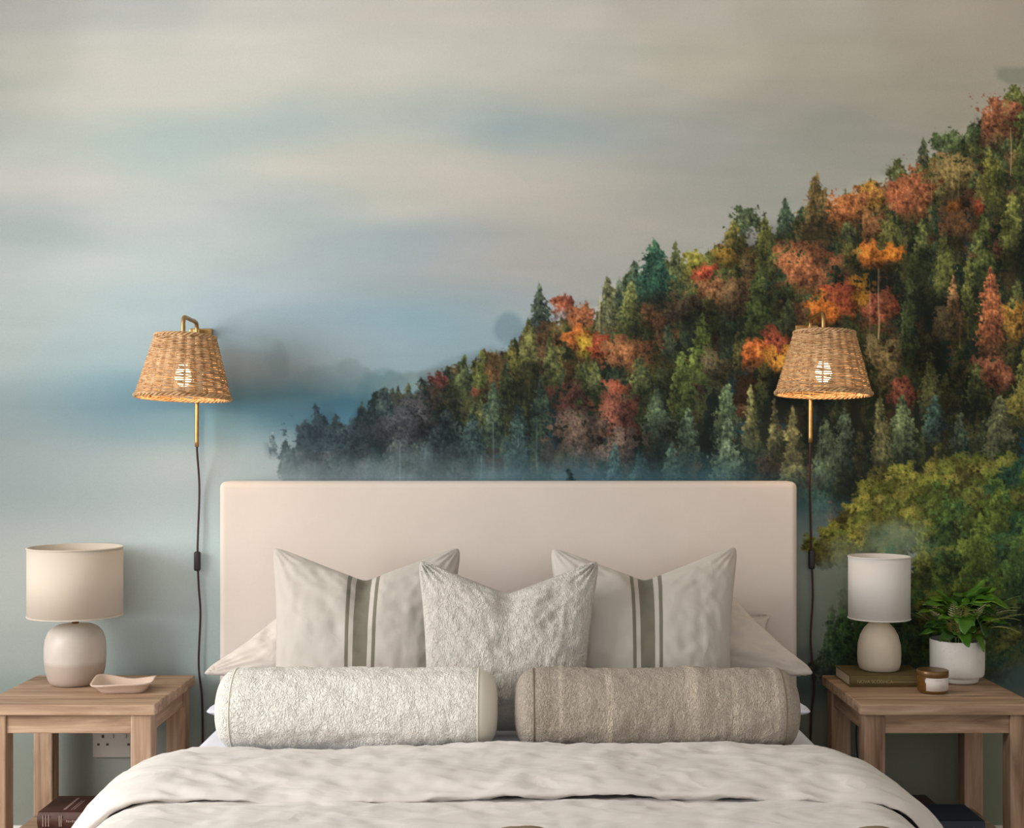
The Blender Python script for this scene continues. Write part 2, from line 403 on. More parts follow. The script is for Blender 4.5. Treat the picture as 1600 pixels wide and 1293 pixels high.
puff(600, 603, 40, 22, (110, 138, 142), .75, .5); puff(640, 600, 40, 18, (118, 138, 138), .6, .5)
puff(545, 650, 60, 34, (66, 114, 136), .75, .8); puff(590, 640, 36, 34, (84, 122, 132), .7, .6); puff(470, 655, 50, 20, (86, 132, 150), .6, .9)
puff(1590, 118, 34, 13, (120, 122, 108), .6, .5)
conifer(427, 672, 716, 12, (150, 166, 168), .7, 1.0, .25)

# --- the wooded slope
SKL = np.array([[448, 712], [470, 690], [500, 665], [545, 668], [590, 630], [620, 622], [650, 612], [700, 590], [760, 572], [800, 552], [830, 520], [880, 500], [930, 500],
 [960, 468], [1000, 440], [1050, 430], [1095, 420], [1140, 395], [1180, 380], [1230, 365], [1280, 335], [1340, 312], [1400, 285], [1450, 262], [1500, 235], [1540, 190], [1600, 165], [1700, 120], [1900, 20], [2140, -60]], float)
skl = np.interp(XX[0], SKL[:, 0], SKL[:, 1]).astype(np.float32)
SK = lambda x: float(np.interp(x, SKL[:, 0], SKL[:, 1]))
nb_ = vnoise(PH, PW, 14); nb2 = vnoise(PH, PW, 60, 40)
d = YY-skl[None, :]+(nb_-.5)*16
base = np.empty_like(IMG); bs_ = (nb2*.8+nb_*.3)[..., None]
base[:] = np.array([16, 38, 50], np.float32)+bs_*np.array([22, 26, 18], np.float32)
a = np.clip(d/5, 0, 1)*sstep(446, 500, XX)*sstep(1120, 1000, YY)
IMG += (base-IMG)*a[..., None]
def fogtone(x, y):
    """aerial tint of the print: (amount, colour)"""
    f = .62*float(sstep(820, 450, np.float32(x)))+.45*float(sstep(590, 760, np.float32(y)))*float(sstep(1420, 1150, np.float32(x)))
    return min(f, .85)
TREES = []
def C(x, t, b, h_, col, **k): TREES.append((b, 'c', x, t, b, h_, col, k))
def D(x, t, b, h_, col, **k): TREES.append((b, 'd', x, t, b, h_, col, k))
GREEN = [(86, 92, 48), (68, 84, 50), (98, 100, 50), (58, 78, 54), (106, 102, 54), (78, 88, 44)]
WARM = [(132, 88, 58), (146, 94, 62), (118, 88, 58), (108, 76, 58), (140, 104, 64), (124, 98, 60), (112, 94, 58)]
# undergrowth filling the slope
y = 140
pr = random.Random(5)
while y < 800:
    x = 450+pr.random()*14
    while x < 2120:
        s0 = SK(x)
        if y > s0+10 and pr.random() < (.92 if y < s0+170 else .62):
            depth = y-s0; big = 1.0 if x < 950 else 1.22; hh_ = pr.uniform(44, 92)*big; hw_ = pr.uniform(13, 22)*big
            warm = pr.random() < (.5 if depth < 130 else .22)*(1 if x > 820 else .8)
            lt = .98-.42*float(sstep(60, 300, np.float32(depth)))
            lt *= pr.choice((.55, .8, 1.0, 1.0, 1.1))
            xx = x+pr.uniform(-8, 8); yy = y+pr.uniform(-9, 9); hh_ = min(hh_, depth+pr.uniform(10, 26))
            if warm: D(xx, yy-hh_*.66, yy+4, hw_*1.1, pr.choice(WARM), light=lt)
            else: C(xx, yy-hh_, yy+14, hw_*min(1, hh_/50), pr.choice(GREEN), light=lt, spire=pr.uniform(.4, .75))
        x += pr.uniform(17, 27)
    y += 19
FILL = sorted(TREES, key=lambda r: r[0]); TREES = []
# trees one can tell apart in the print
for a_ in [(495,628,676,13,(44,72,84)),(548,652,698,12,(66,88,96)),(600,604,690,30,(66,80,74)),(640,612,690,26,(74,80,76)),(628,655,722,22,(104,96,82)),(660,588,650,19,(78,84,74)),
 (725,553,622,18,(92,110,66)),(752,546,620,17,(118,130,62)),(770,596,700,26,(84,108,84)),(700,636,725,32,(60,80,80)),(738,646,735,26,(58,82,82)),(810,630,740,26,(56,84,84)),(676,664,740,24,(64,84,88)),
 (843,442,520,19,(78,98,86)),(915,468,512,9,(156,116,92)),(950,430,530,22,(116,122,86)),(966,430,490,11,(76,96,82)),(984,438,545,27,(96,106,60)),(992,406,475,20,(80,106,86)),(1022,374,482,36,(44,92,76)),
 (1056,376,470,18,(104,116,72)),(1045,503,566,17,(84,108,78)),(1097,488,600,27,(98,118,52)),(1000,556,660,30,(100,112,66)),(1028,606,700,30,(86,108,80)),(905,562,648,17,(100,112,58)),
 (826,498,610,24,(104,108,60)),(800,530,620,20,(112,112,56)),(860,520,640,22,(88,98,56)),(792,560,660,18,(84,98,60)),(845,590,700,22,(66,92,74)),(930,560,640,15,(88,98,58)),
 (1228,308,372,17,(68,94,76)),(1145,342,408,22,(128,122,60)),(1195,338,440,24,(114,120,58)),(1184,415,546,27,(92,110,54)),(1276,270,395,32,(126,104,62)),(1325,345,378,20,(76,84,52)),(1232,465,536,22,(80,92,58)),
 (1443,212,268,11,(84,94,70)),(1545,232,300,20,(112,110,50)),(1512,398,530,18,(100,106,52)),(1420,418,590,21,(82,100,54)),(1490,428,530,20,(146,104,66)),(1548,416,560,27,(172,94,60)),(1455,548,650,20,(100,102,60)),
 (1410,615,730,27,(86,104,74)),(1375,616,735,19,(112,112,70)),(1525,563,640,20,(80,92,52)),(1320,636,740,23,(80,104,86)),(1460,616,690,22,(52,82,76)),(1560,616,735,32,(80,86,62)),
 (1065,548,655,25,(102,124,58)),(1075,636,735,24,(90,112,84)),(1050,688,775,22,(92,118,92)),(1136,598,680,24,(84,108,76)),(1136,650,775,30,(104,124,90)),(1172,598,700,15,(118,118,70)),(1210,616,725,14,(122,118,74)),(1238,632,775,23,(132,124,74)),
 (1440,340,440,22,(86,98,52)),(1475,360,470,24,(96,102,50)),(1535,330,450,24,(84,98,48)),(1580,300,420,26,(98,104,50)),(1390,330,400,20,(104,104,52)),(1590,430,540,24,(90,98,54)),(1330,520,620,24,(96,100,60)),
 (960,690,770,20,(70,98,92)),(1000,700,775,22,(66,96,96)),(1290,650,760,22,(84,106,80)),(1610,520,640,28,(108,110,54)),(1500,640,740,24,(60,80,64)),(1555,240,330,18,(96,100,46)),(1600,200,300,22,(86,98,50))]:
    C(*a_)
for a_ in [(490,655,716,40,(86,90,98)),(545,664,714,32,(100,94,94)),(615,640,708,34,(96,78,80)),(655,622,700,40,(92,74,74)),(690,582,612,15,(176,78,66)),(745,598,628,11,(160,84,60)),(775,560,625,24,(128,90,56)),
 (880,464,505,18,(172,88,70)),(905,474,525,22,(180,104,74)),(904,503,560,27,(206,108,48)),(916,518,572,19,(204,162,48)),(942,512,578,18,(166,68,44)),(1085,392,436,20,(168,162,66)),(1100,408,452,20,(196,78,54)),
 (1015,478,526,26,(128,84,56)),(1070,458,506,36,(90,74,58)),(985,528,596,42,(154,94,60)),(966,596,660,22,(186,88,60)),(960,616,700,32,(154,78,60)),(890,598,660,30,(116,64,56)),(900,640,735,46,(116,80,74)),(850,508,575,26,(112,84,54)),
 (975,672,745,40,(122,84,80)),(1165,325,375,24,(76,96,74)),(1132,376,420,20,(196,150,58)),(1095,395,430,26,(146,150,70)),(1118,428,478,26,(146,94,60)),(1265,382,466,46,(170,98,62)),(1316,296,366,36,(182,104,58)),
 (1306,455,505,27,(222,120,40)),(1288,468,515,22,(220,112,40)),(1215,510,566,26,(180,78,54)),(1182,533,580,21,(222,108,48)),(1220,540,588,24,(208,134,48)),(1480,202,250,24,(78,100,62)),(1405,252,290,16,(88,98,56)),
 (1366,283,335,22,(196,136,56)),(1346,300,350,22,(176,112,58)),(1430,248,352,30,(168,92,60)),(1412,280,350,28,(176,92,58)),(1490,244,316,36,(126,106,62)),(1520,196,232,18,(74,92,58)),(1562,152,236,38,(152,88,62)),(1592,138,224,28,(96,106,52)),
 (1528,308,345,10,(186,78,50)),(1488,308,342,16,(200,114,46)),(1360,378,424,24,(216,116,42)),(1394,382,424,18,(230,124,38)),(1345,384,420,14,(200,150,60)),(1342,424,494,27,(216,140,42)),(1318,434,506,27,(188,80,50)),(1380,438,518,27,(156,76,52)),(1392,460,500,20,(180,80,50)),
 (1576,468,545,24,(174,122,50)),(1560,548,616,30,(132,74,56)),(1410,588,645,24,(138,70,56)),(1385,528,622,30,(112,94,60)),(1600,600,680,26,(120,112,50)),(1292,778,824,14,(176,84,60)),(1275,760,826,22,(56,90,58)),
 (1470,480,540,22,(110,92,60)),(1500,330,390,24,(140,92,58)),(1545,370,420,20,(128,78,56)),(1150,440,500,24,(120,90,60)),(1120,540,600,24,(96,86,62)),(1250,560,600,20,(86,80,60)),(1440,300,350,18,(168,100,60)),(1335,560,610,20,(130,96,60)),(1360,330,380,22,(150,96,58))]:
    D(*a_)
TREES.sort(key=lambda r: r[0])
FOGC = np.array([78, 112, 126], np.float32)
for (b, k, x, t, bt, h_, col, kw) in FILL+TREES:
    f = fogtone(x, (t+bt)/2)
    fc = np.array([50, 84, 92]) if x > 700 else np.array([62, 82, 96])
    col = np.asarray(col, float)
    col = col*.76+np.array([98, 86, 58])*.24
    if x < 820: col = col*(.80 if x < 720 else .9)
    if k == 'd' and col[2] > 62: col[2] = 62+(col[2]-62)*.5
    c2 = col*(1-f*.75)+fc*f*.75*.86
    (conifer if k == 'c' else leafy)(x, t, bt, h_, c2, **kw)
for (x, y0_, y1_, wd, col, al) in [(937,462,520,1.1,(206,180,120),.8),(1373,420,530,1.4,(206,170,120),.75),(1359,440,560,.9,(160,140,110),.6),(1499,505,545,1,(190,150,100),.7),(1512,495,530,1,(200,160,100),.7),
    (1579,200,275,1.2,(170,150,100),.7),(625,690,752,1.2,(130,152,158),.7),(752,712,750,1,(120,150,156),.7),(771,660,738,1.1,(130,160,156),.7),(665,700,735,.9,(110,140,150),.6),(838,650,735,1.1,(120,150,150),.6),
    (826,585,625,.9,(150,140,110),.6),(842,580,612,.8,(150,150,120),.6),(1282,660,740,1,(130,150,140),.5),(1248,420,470,.9,(170,120,90),.5),(1455,280,330,1,(190,150,100),.5),(1498,262,318,1.1,(170,150,90),.6),(1488,255,320,1.0,(160,140,84),.6)]:
    trunk(x, y0_, y1_, wd, col, al)
# tone of the printed wood: soft dark masses between lit crowns
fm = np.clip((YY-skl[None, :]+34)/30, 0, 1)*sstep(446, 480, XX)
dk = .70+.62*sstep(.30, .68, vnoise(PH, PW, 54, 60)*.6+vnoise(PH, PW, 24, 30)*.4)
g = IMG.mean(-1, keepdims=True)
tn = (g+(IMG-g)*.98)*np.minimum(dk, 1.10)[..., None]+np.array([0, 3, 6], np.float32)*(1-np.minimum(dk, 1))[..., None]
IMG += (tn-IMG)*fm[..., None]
del g, tn
# --- mist over the foot of the slope
n_f = vnoise(PH, PW, 70, 40)*.6+vnoise(PH, PW, 24, 16)*.4
yb = np.interp(XX[0], [440, 560, 700, 900, 1100, 1280, 1420], [668, 684, 668, 664, 674, 715, 790])[None, :]
f = sstep(0, 112, YY-yb+(n_f-.5)*40)*sstep(1480, 1290, XX)
f = f*np.interp(XX[0], [440, 600, 700, 900, 1250, 1400], [.97, .95, .86, .80, .72, .5])[None, :]
under = spread([p for p in SKY if p[1] > 660], 90, 40).astype(np.float32)
IMG += (under-IMG)*f[..., None]
f = sstep(760, 470, XX)*.34*sstep(560, 640, YY)*sstep(900, 760, YY)
IMG += (np.array([84, 110, 122], np.float32)-IMG)*f[..., None]
# the lowest part: fog and wall tone
f = sstep(760, 860, YY+(n_f-.5)*60)*sstep(1200, 1255, XX)
IMG += (under-IMG)*f[..., None]
conifer(891, 729, 772, 14, (44, 66, 70), .3)
# --- near bushes, lower right
BL = np.array([[1278, 856], [1292, 832], [1310, 812], [1330, 792], [1350, 770], [1372, 752], [1400, 742], [1440, 738], [1465, 722], [1500, 730], [1560, 722], [1640, 716], [1800, 690], [2140, 640]], float)
pr = random.Random(8)
B = []
YG = [(112, 112, 48), (126, 120, 54), (100, 106, 46), (110, 104, 50)]
MG = [(88, 104, 44), (74, 94, 44), (98, 108, 48), (104, 104, 50)]
DG = [(46, 70, 42), (38, 62, 46), (58, 80, 44), (66, 84, 44)]
y = 735
while y < 1075:
    x = 1280
    while x < 2120:
        top = float(np.interp(x, BL[:, 0], BL[:, 1]))
        low = 1060
        if x < 1445:   # the lit bush above the mist, then the dark one below it
            ok = top+8 < y < 886-.35*max(0, x-1360) or y > 1065-.95*(x-1262) and y > 920
        else: ok = y > top+8
        if ok and pr.random() < .93:
            r_ = pr.uniform(13, 22)
            if x < 1445 and y < 900 or (y-top < 46 and x < 1560): c_ = pr.choice(YG)
            elif x < 1445: c_ = pr.choice(DG[2:]+DG[:1])
            elif x > 1540 and pr.random() < .55: c_ = pr.choice(DG+MG[:1])
            else: c_ = pr.choice(MG+DG[2:])
            lt = 1.0 if y < 960 else .78
            B.append((y, x+pr.uniform(-6, 6), y-r_*pr.uniform(1.1, 2.0), y+r_*.6, r_, c_, lt*pr.choice((.62, .85, 1, 1.08))))
        x += pr.uniform(13, 21)
    y += 11
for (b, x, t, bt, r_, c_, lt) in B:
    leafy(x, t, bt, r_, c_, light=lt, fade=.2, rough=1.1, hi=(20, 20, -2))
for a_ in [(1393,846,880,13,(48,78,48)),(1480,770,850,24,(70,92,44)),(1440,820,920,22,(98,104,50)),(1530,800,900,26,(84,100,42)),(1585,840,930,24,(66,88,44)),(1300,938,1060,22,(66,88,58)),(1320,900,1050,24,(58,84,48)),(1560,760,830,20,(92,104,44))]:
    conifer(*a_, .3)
puff(1400, 846, 46, 26, (112, 130, 112), .62, .9); puff(1330, 888, 48, 38, (122, 132, 114), .75, .9); puff(1300, 930, 34, 40, (122, 128, 114), .7, .9)
# mist and plain tone under the bushes
f = sstep(1010, 1085, YY+(n_f-.5)*50+sstep(1500, 1640, XX)*24)*sstep(1200, 1260, XX)
low = np.empty_like(IMG); low[:] = np.array([62, 76, 74], np.float32)
low += (np.array([112, 114, 100], np.float32)-low)*sstep(1060, 1130, YY)[..., None]
IMG += (low-IMG)*f[..., None]
IMG = np.clip(IMG, 4, 250)

def print_patch(x0, x1, y0, y1, step, V, Q, C_):
    nx = max(2, int(round((x1-x0)/step))+1); ny = max(2, int(round((y1-y0)/step))+1)
    gx = np.linspace(x0, x1, nx); gy = np.linspace(y0, y1, ny)
    X, Y = np.meshgrid(gx, gy)
    cx = np.clip(X-PX0, 0, PW-1.001); cy = np.clip(Y-PY0, 0, PH-1.001)
    xi = cx.astype(int); yi = cy.astype(int); fx = (cx-xi)[..., None]; fy = (cy-yi)[..., None]
    xj = np.minimum(xi+1, PW-1); yj = np.minimum(yi+1, PH-1)
    c = (IMG[yi, xi]*(1-fx)+IMG[yi, xj]*fx)*(1-fy)+(IMG[yj, xi]*(1-fx)+IMG[yj, xj]*fx)*fy
    off = sum(len(v) for v in V)
    V.append(np.stack([(X-800)/PPM, np.full_like(X, -.001), CAM_Z-(Y-690)/PPM], -1).reshape(-1, 3))
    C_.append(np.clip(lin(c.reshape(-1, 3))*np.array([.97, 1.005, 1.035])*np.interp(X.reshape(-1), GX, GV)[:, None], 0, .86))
    idx = np.arange(nx*ny).reshape(ny, nx)+off
    Q.append(np.stack([idx[:-1, :-1], idx[1:, :-1], idx[1:, 1:], idx[:-1, 1:]], -1).reshape(-1, 4))
V, Q, C_ = [], [], []
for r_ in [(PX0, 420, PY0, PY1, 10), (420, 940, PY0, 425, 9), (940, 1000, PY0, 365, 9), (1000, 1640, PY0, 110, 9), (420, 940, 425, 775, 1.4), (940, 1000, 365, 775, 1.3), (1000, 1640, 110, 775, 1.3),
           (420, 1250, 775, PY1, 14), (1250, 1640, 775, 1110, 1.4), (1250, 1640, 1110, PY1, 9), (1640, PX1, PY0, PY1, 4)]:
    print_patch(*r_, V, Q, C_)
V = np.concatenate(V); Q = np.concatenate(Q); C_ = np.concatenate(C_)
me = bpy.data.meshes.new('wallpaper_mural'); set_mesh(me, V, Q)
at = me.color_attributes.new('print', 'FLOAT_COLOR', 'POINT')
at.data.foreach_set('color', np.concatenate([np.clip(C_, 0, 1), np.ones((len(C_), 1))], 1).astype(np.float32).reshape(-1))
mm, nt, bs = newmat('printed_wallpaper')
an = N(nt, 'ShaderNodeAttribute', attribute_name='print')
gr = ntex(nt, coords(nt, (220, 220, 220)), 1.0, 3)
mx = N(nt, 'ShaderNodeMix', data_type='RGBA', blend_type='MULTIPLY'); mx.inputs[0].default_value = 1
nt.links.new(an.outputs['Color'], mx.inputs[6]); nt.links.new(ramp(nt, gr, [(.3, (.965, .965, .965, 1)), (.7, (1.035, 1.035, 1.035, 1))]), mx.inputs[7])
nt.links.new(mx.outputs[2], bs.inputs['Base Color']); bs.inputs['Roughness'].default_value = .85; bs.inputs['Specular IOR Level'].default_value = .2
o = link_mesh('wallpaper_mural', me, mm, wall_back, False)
o['label'] = 'printed wallpaper of a misty valley and an autumn wood'
del IMG, base, under, low, V, Q, C_

# ------------------------------------------------------------------ nightstands
NS_W, NS_D, NS_H, NS_Y1 = .436, .40, .535, -.04       # width, depth, height, back edge
def nightstand(name, x0, label):
    root = tag(empty(name, (x0+NS_W/2, NS_Y1-NS_D/2, 0)), label, 'nightstand', 'oak nightstands beside the bed')
    hx, hy = NS_W/2, NS_D/2
    box_obj('table_top', (-hx, -hy, NS_H-.027), (hx, hy, NS_H), WOOD[0], root, .003)
    i, lw, zt = .012, .052, NS_H-.027
    for sx in (-1, 1):
        for sy in (-1, 1):
            a, b = sorted((sx*(hx-i), sx*(hx-i-lw))); c, d_ = sorted((sy*(hy-i), sy*(hy-i-lw)))
            box_obj('leg', (a, c, 0), (b, d_, zt), WOOD[2], root, .003)
    for sy in (-1, 1):
        a, b = sorted((sy*(hy-i-.006), sy*(hy-i-.028)))
        box_obj('apron', (-hx+i+lw, a, zt-.048), (hx-i-lw, b, zt), WOOD[0], root, .002)
    for sx in (-1, 1):
        a, b = sorted((sx*(hx-i-.006), sx*(hx-i-.028)))
        box_obj('side_apron', (a, -hy+i+lw, zt-.048), (b, hy-i-lw, zt), WOOD[1], root, .002)
    box_obj('shelf', (-hx+i+.03, -hy+i+.02, .164), (hx-i-.03, hy-i-.02, .186), WOOD[0], root, .002)
    return root
nightstand('nightstand', -1.313, 'rustic oak nightstand carrying the beige lamp and pink dish')
nightstand('nightstand', .857, 'rustic oak nightstand carrying the potted fern and green book')

# ------------------------------------------------------------------ bed
M_head, *_ = fabric('headboard_linen', (208, 196, 186), 700, .03, bmp=.0004)
M_sheet, *_ = fabric('white_cotton_sheet', (214, 216, 227), 1400, .02, bmp=.0002)
M_duvet, *_ = fabric('oatmeal_linen', (213, 206, 200), 1000, .035, bmp=.0006, crease=.0034, cscale=8, cstretch=(.6, 1.5, 1))
M_pillow, *_ = fabric('sand_linen', (206, 195, 185), 1000, .035, bmp=.0005, crease=.004, cscale=7)
M_base, *_ = fabric('bed_base_cloth', (205, 190, 175), 700, .03)
BX = -.010
def soft_box(name, lo, hi, r, mat, parent, seg=5):
    return box_obj(name, lo, hi, mat, parent, r, seg, True)
bed = tag(empty('bed', (BX, -1.1, 0)), 'bed with a tall cream linen upholstered headboard', 'bed')
hb = soft_box('headboard', (-.789, 1.1-.095, .12), (.789, 1.1-.006, 1.072), .018, M_head, bed)
soft_box('bed_base', (-.73, -1.0, .10), (.73, 1.0, .27), .02, M_base, bed)
for sx in (-1, 1):
    for sy in (-1, 1):
        lathe_obj('foot', [(0, 0), (.022, 0), (.03, .11), (0, .11)], WOOD[2], bed, 16).location = (sx*.62, sy*.88, 0)
mat_o = tag(soft_box('mattress', (-.735, -2.09, .271), (.715, -.10, .490), .045, M_sheet, None, 6), 'mattress in a white fitted sheet under the duvet', 'mattress')

def fbm(x, y, z, o=3):
    return mnoise.fractal(Vector((x, y, z)), .6, 2.0, o)
def drape(name, prof, a, r, drop, mat, parent, seed, amp, ns=170, wr=(2.6, 8.0), closed=False, xc=BX, lift=None):
    """prof: list of (y, base z, height over base) ; sheet bends over the bed's long edges"""
    S = a+r*math.radians(82)+drop
    ss = np.linspace(-S, S, ns)
    V = np.zeros((len(prof), ns, 3)); UV = np.zeros((len(prof), ns, 2))
    for i, (y, zb, h) in enumerate(prof):
        for j, s in enumerate(ss):
            q = abs(s); sg = 1 if s >= 0 else -1
            if q <= a: x, dz, nx, nz = q, 0, 0, 1
            elif q <= a+r*math.radians(82):
                an = (q-a)/r; x = a+r*math.sin(an); dz = -(r-r*math.cos(an)); nx, nz = math.sin(an), math.cos(an)
            else:
                an = math.radians(82); e = q-a-r*an
                x = a+r*math.sin(an)+e*math.cos(an); dz = -(r-r*math.cos(an))-e*math.sin(an); nx, nz = math.sin(an), math.cos(an)
            k = amp*(fbm(s*wr[0]+seed, y*wr[1], seed*1.7)*.9 + .45*(1-abs(fbm(s*7+seed*2, y*16+s*4, seed))*2) + .3*fbm(s*26, y*30, seed))
            k *= min(1.0, h/.02) if h < .02 else 1
            hh_ = h+k
            if lift: hh_ += lift(s, y, h)
            V[i, j] = (xc+sg*(x+nx*hh_), y, zb+dz+nz*hh_); UV[i, j] = (s, y)
    me = grid_mesh(name, V, len(prof), ns, False, UV)
    bm = bmesh.new(); bm.from_mesh(me)
    if closed:
        bmesh.ops.remove_doubles(bm, verts=bm.verts[:], dist=1e-5)
        bmesh.ops.holes_fill(bm, edges=[e for e in bm.edges if e.is_boundary], sides=0)
    bmesh.ops.recalc_face_normals(bm, faces=bm.faces[:])
    bm.to_mesh(me); bm.free()
    return link_mesh(name, me, mat, parent, True)
def dens(pts, n):
    return [(p.x, p.y, p.z) for p in spline([Vector(p) for p in pts], n)]
duvet = tag(empty('duvet', (0, 0, 0)), 'rumpled oatmeal linen duvet with its top edge turned back', 'duvet')
ZB = .492
low_prof = dens([(-.86, ZB, .004), (-1.0, ZB, .006), (-1.13, ZB, .010), (-1.19, ZB, .016), (-1.27, ZB, .022), (-1.38, ZB, .024), (-1.6, ZB, .024), (-1.9, ZB, .022), (-2.06, ZB-.004, .020)], 10) + \
           dens([(-2.10, ZB-.02, .02), (-2.135, ZB-.07, .02), (-2.15, ZB-.16, .02), (-2.16, ZB-.26, .02)], 5)
drape('quilt', low_prof, .64, .15, .24, M_duvet, duvet, 3.1, .008)
fold_prof = dens([(-.800, ZB, .004), (-.790, ZB, .012), (-.795, ZB, .022), (-.83, ZB, .034), (-.90, ZB, .046), (-1.0, ZB, .054), (-1.09, ZB, .056), (-1.155, ZB, .051), (-1.197, ZB, .039), (-1.209, ZB, .028), (-1.20, ZB, .021), (-1.16, ZB, .018), (-1.0, ZB, .015), (-.86, ZB, .010), (-.800, ZB, .004)], 8)
drape('turned_back_edge', fold_prof, .645, .155, .25, M_duvet, duvet, 7.7, .009, closed=True,
      lift=lambda s, y, h: .006*math.sin(s*5.2+.6)*min(1, h/.03)-.004*math.cos(s*2.1)*min(1, h/.03))
duvet.location = (BX, -1.45, .27)
for ch in duvet.children: ch.location = -duvet.location
M_throw = plain('olive_brown_wool', (128, 112, 86), .95, 0, .12, 90, .002)
thr = dens([(-1.465, ZB, .030), (-1.458, ZB, .036), (-1.47, ZB, .042), (-1.52, ZB, .044), (-1.8, ZB, .044), (-1.95, ZB, .042), (-1.965, ZB, .036), (-1.955, ZB, .030)], 6)
thr_o = drape('throw_blanket', thr, .642, .155, .16, M_throw, None, 12.3, .003,
      lift=lambda s, y, h: .021*(math.exp(-((s-.028)/.055)**4)+math.exp(-((s-.61)/.04)**4))-.012)
tag(thr_o, 'olive brown throw laid across the duvet towards the bed foot', 'throw')

# ------------------------------------------------------------------ cushions
def cushion(name, bl, br, tr, tl, T, mat, label, cat, group=None, n=64, pinch=.07, chop=0.0, wr=.0035, seed=0.0, ex=.43, back=.85, parent=None, crease=.55, cpow=1.05, sag=0.0):
    bl, br, tr, tl = map(Vector, (bl, br, tr, tl))
    nrm = (br-bl).cross(tl-bl).normalized()
    if nrm.y > 0: nrm = -nrm
    up = ((tl+tr)-(bl+br)).normalized()
    def pos(u, v):
        uu = u*(1-pinch*(1-v*v)*abs(u)); vv = v*(1-pinch*(1-u*u)*abs(v))
        m_ = (u*v)**12; uu *= 1-.05*m_; vv *= 1-.05*m_
        a, b = (uu+1)/2, (vv+1)/2
        p = bl*(1-a)*(1-b)+br*a*(1-b)+tr*a*b+tl*(1-a)*b
        if chop:
            g = max(0.0, 1-math.sqrt(u*u+.0012))**cpow
            p = p-up*chop*g*(b**2.4)
        return p
    us = [math.sin(PI/2*(-1+2*i/(n-1)))*.55+(-1+2*i/(n-1))*.45 for i in range(n)]
    bm = bmesh.new(); uvl = bm.loops.layers.uv.new('uv'); uvm = {}
    def layer(sgn):
        rows = []
        for v in us:
            row = []
            for u in us:
                p = pos(u, v)
                e = max(0, (1-u*u))*max(0, (1-v*v))
                t = T*e**ex*(1 if sgn > 0 else back)
                b = (v+1)/2
                if chop and sgn > 0: t -= T*crease*math.exp(-(u/.13)**2)*b**3*(1-b**12)
                if sag: t += T*sag*math.exp(-((v+.35)/.5)**2)*(1-u*u)*(1-v*v)
                k = wr*(1.2*fbm(u*2.2+seed, v*2.2, seed)+1.0*(1-2*abs(fbm(u*3.1+seed, v*3.1+u*1.5, seed+4)))+.5*fbm(u*9+seed, v*7, seed))*min(1, e*5)
                # short gathers running out of the corners
                r_ = math.hypot(abs(u)-1, abs(v)-1)
                k += wr*1.6*math.exp(-(r_/.28)**2)*math.sin(18*math.atan2(1.001-abs(v), 1.001-abs(u)))*min(1, e*40)
                row.append(bm.verts.new(p+nrm*sgn*(t+k))); uvm[row[-1]] = (u*.5+.5, v*.5+.5)
            rows.append(row)
        for j in range(n-1):
            for i in range(n-1):
                q = (rows[j][i], rows[j][i+1], rows[j+1][i+1], rows[j+1][i])
                f = bm.faces.new(q if sgn > 0 else q[::-1])
                for l in f.loops: l[uvl].uv = uvm[l.vert]
        return rows
    layer(1); layer(-1)
    bmesh.ops.remove_doubles(bm, verts=[v for v in bm.verts if v.is_boundary], dist=2e-4)
    bmesh.ops.recalc_face_normals(bm, faces=bm.faces[:])
    me = bpy.data.meshes.new(name); bm.to_mesh(me); bm.free()
    o = link_mesh(name, me, mat, parent, True)
    if label: tag(o, label, cat, group)
    return o
# bed pillows: white ones flat below, sand linen ones propped against the headboard
cushion('bed_pillow', (-.762, -.458, .517), (-.03, -.458, .517), (-.03, -.12, .545), (-.735, -.12, .545), .036, M_sheet, 'plain white pillow lying flat under the sand linen pillow beside the dish nightstand', 'pillow', 'white pillows', seed=1)
cushion('bed_pillow', (.0, -.458, .517), (.745, -.458, .517), (.72, -.12, .545), (.0, -.12, .545), .036, M_sheet, 'plain white pillow lying flat under the sand linen pillow beside the fern nightstand', 'pillow', 'white pillows', seed=2)
cushion('linen_pillow', (-.802, -.350, .588), (-.02, -.345, .60), (-.10, -.185, .745), (-.53, -.175, .80), .066, M_pillow, 'sand linen pillow behind the striped cushion, pointing at the beige lamp', 'pillow', 'sand linen pillows', seed=3, wr=.006, pinch=.09)
cushion('linen_pillow', (.01, -.345, .60), (.782, -.355, .589), (.55, -.185, .815), (.09, -.185, .745), .066, M_pillow, 'sand linen pillow in front, pointing at the green book nightstand', 'pillow', 'sand linen pillows', seed=4, wr=.006, pinch=.09)
cushion('linen_pillow', (.06, -.165, .62), (.70, -.165, .62), (.705, -.125, .715), (.10, -.125, .715), .022, M_pillow, 'sand linen pillow mostly hidden, one corner against the headboard', 'pillow', 'sand linen pillows', seed=5)

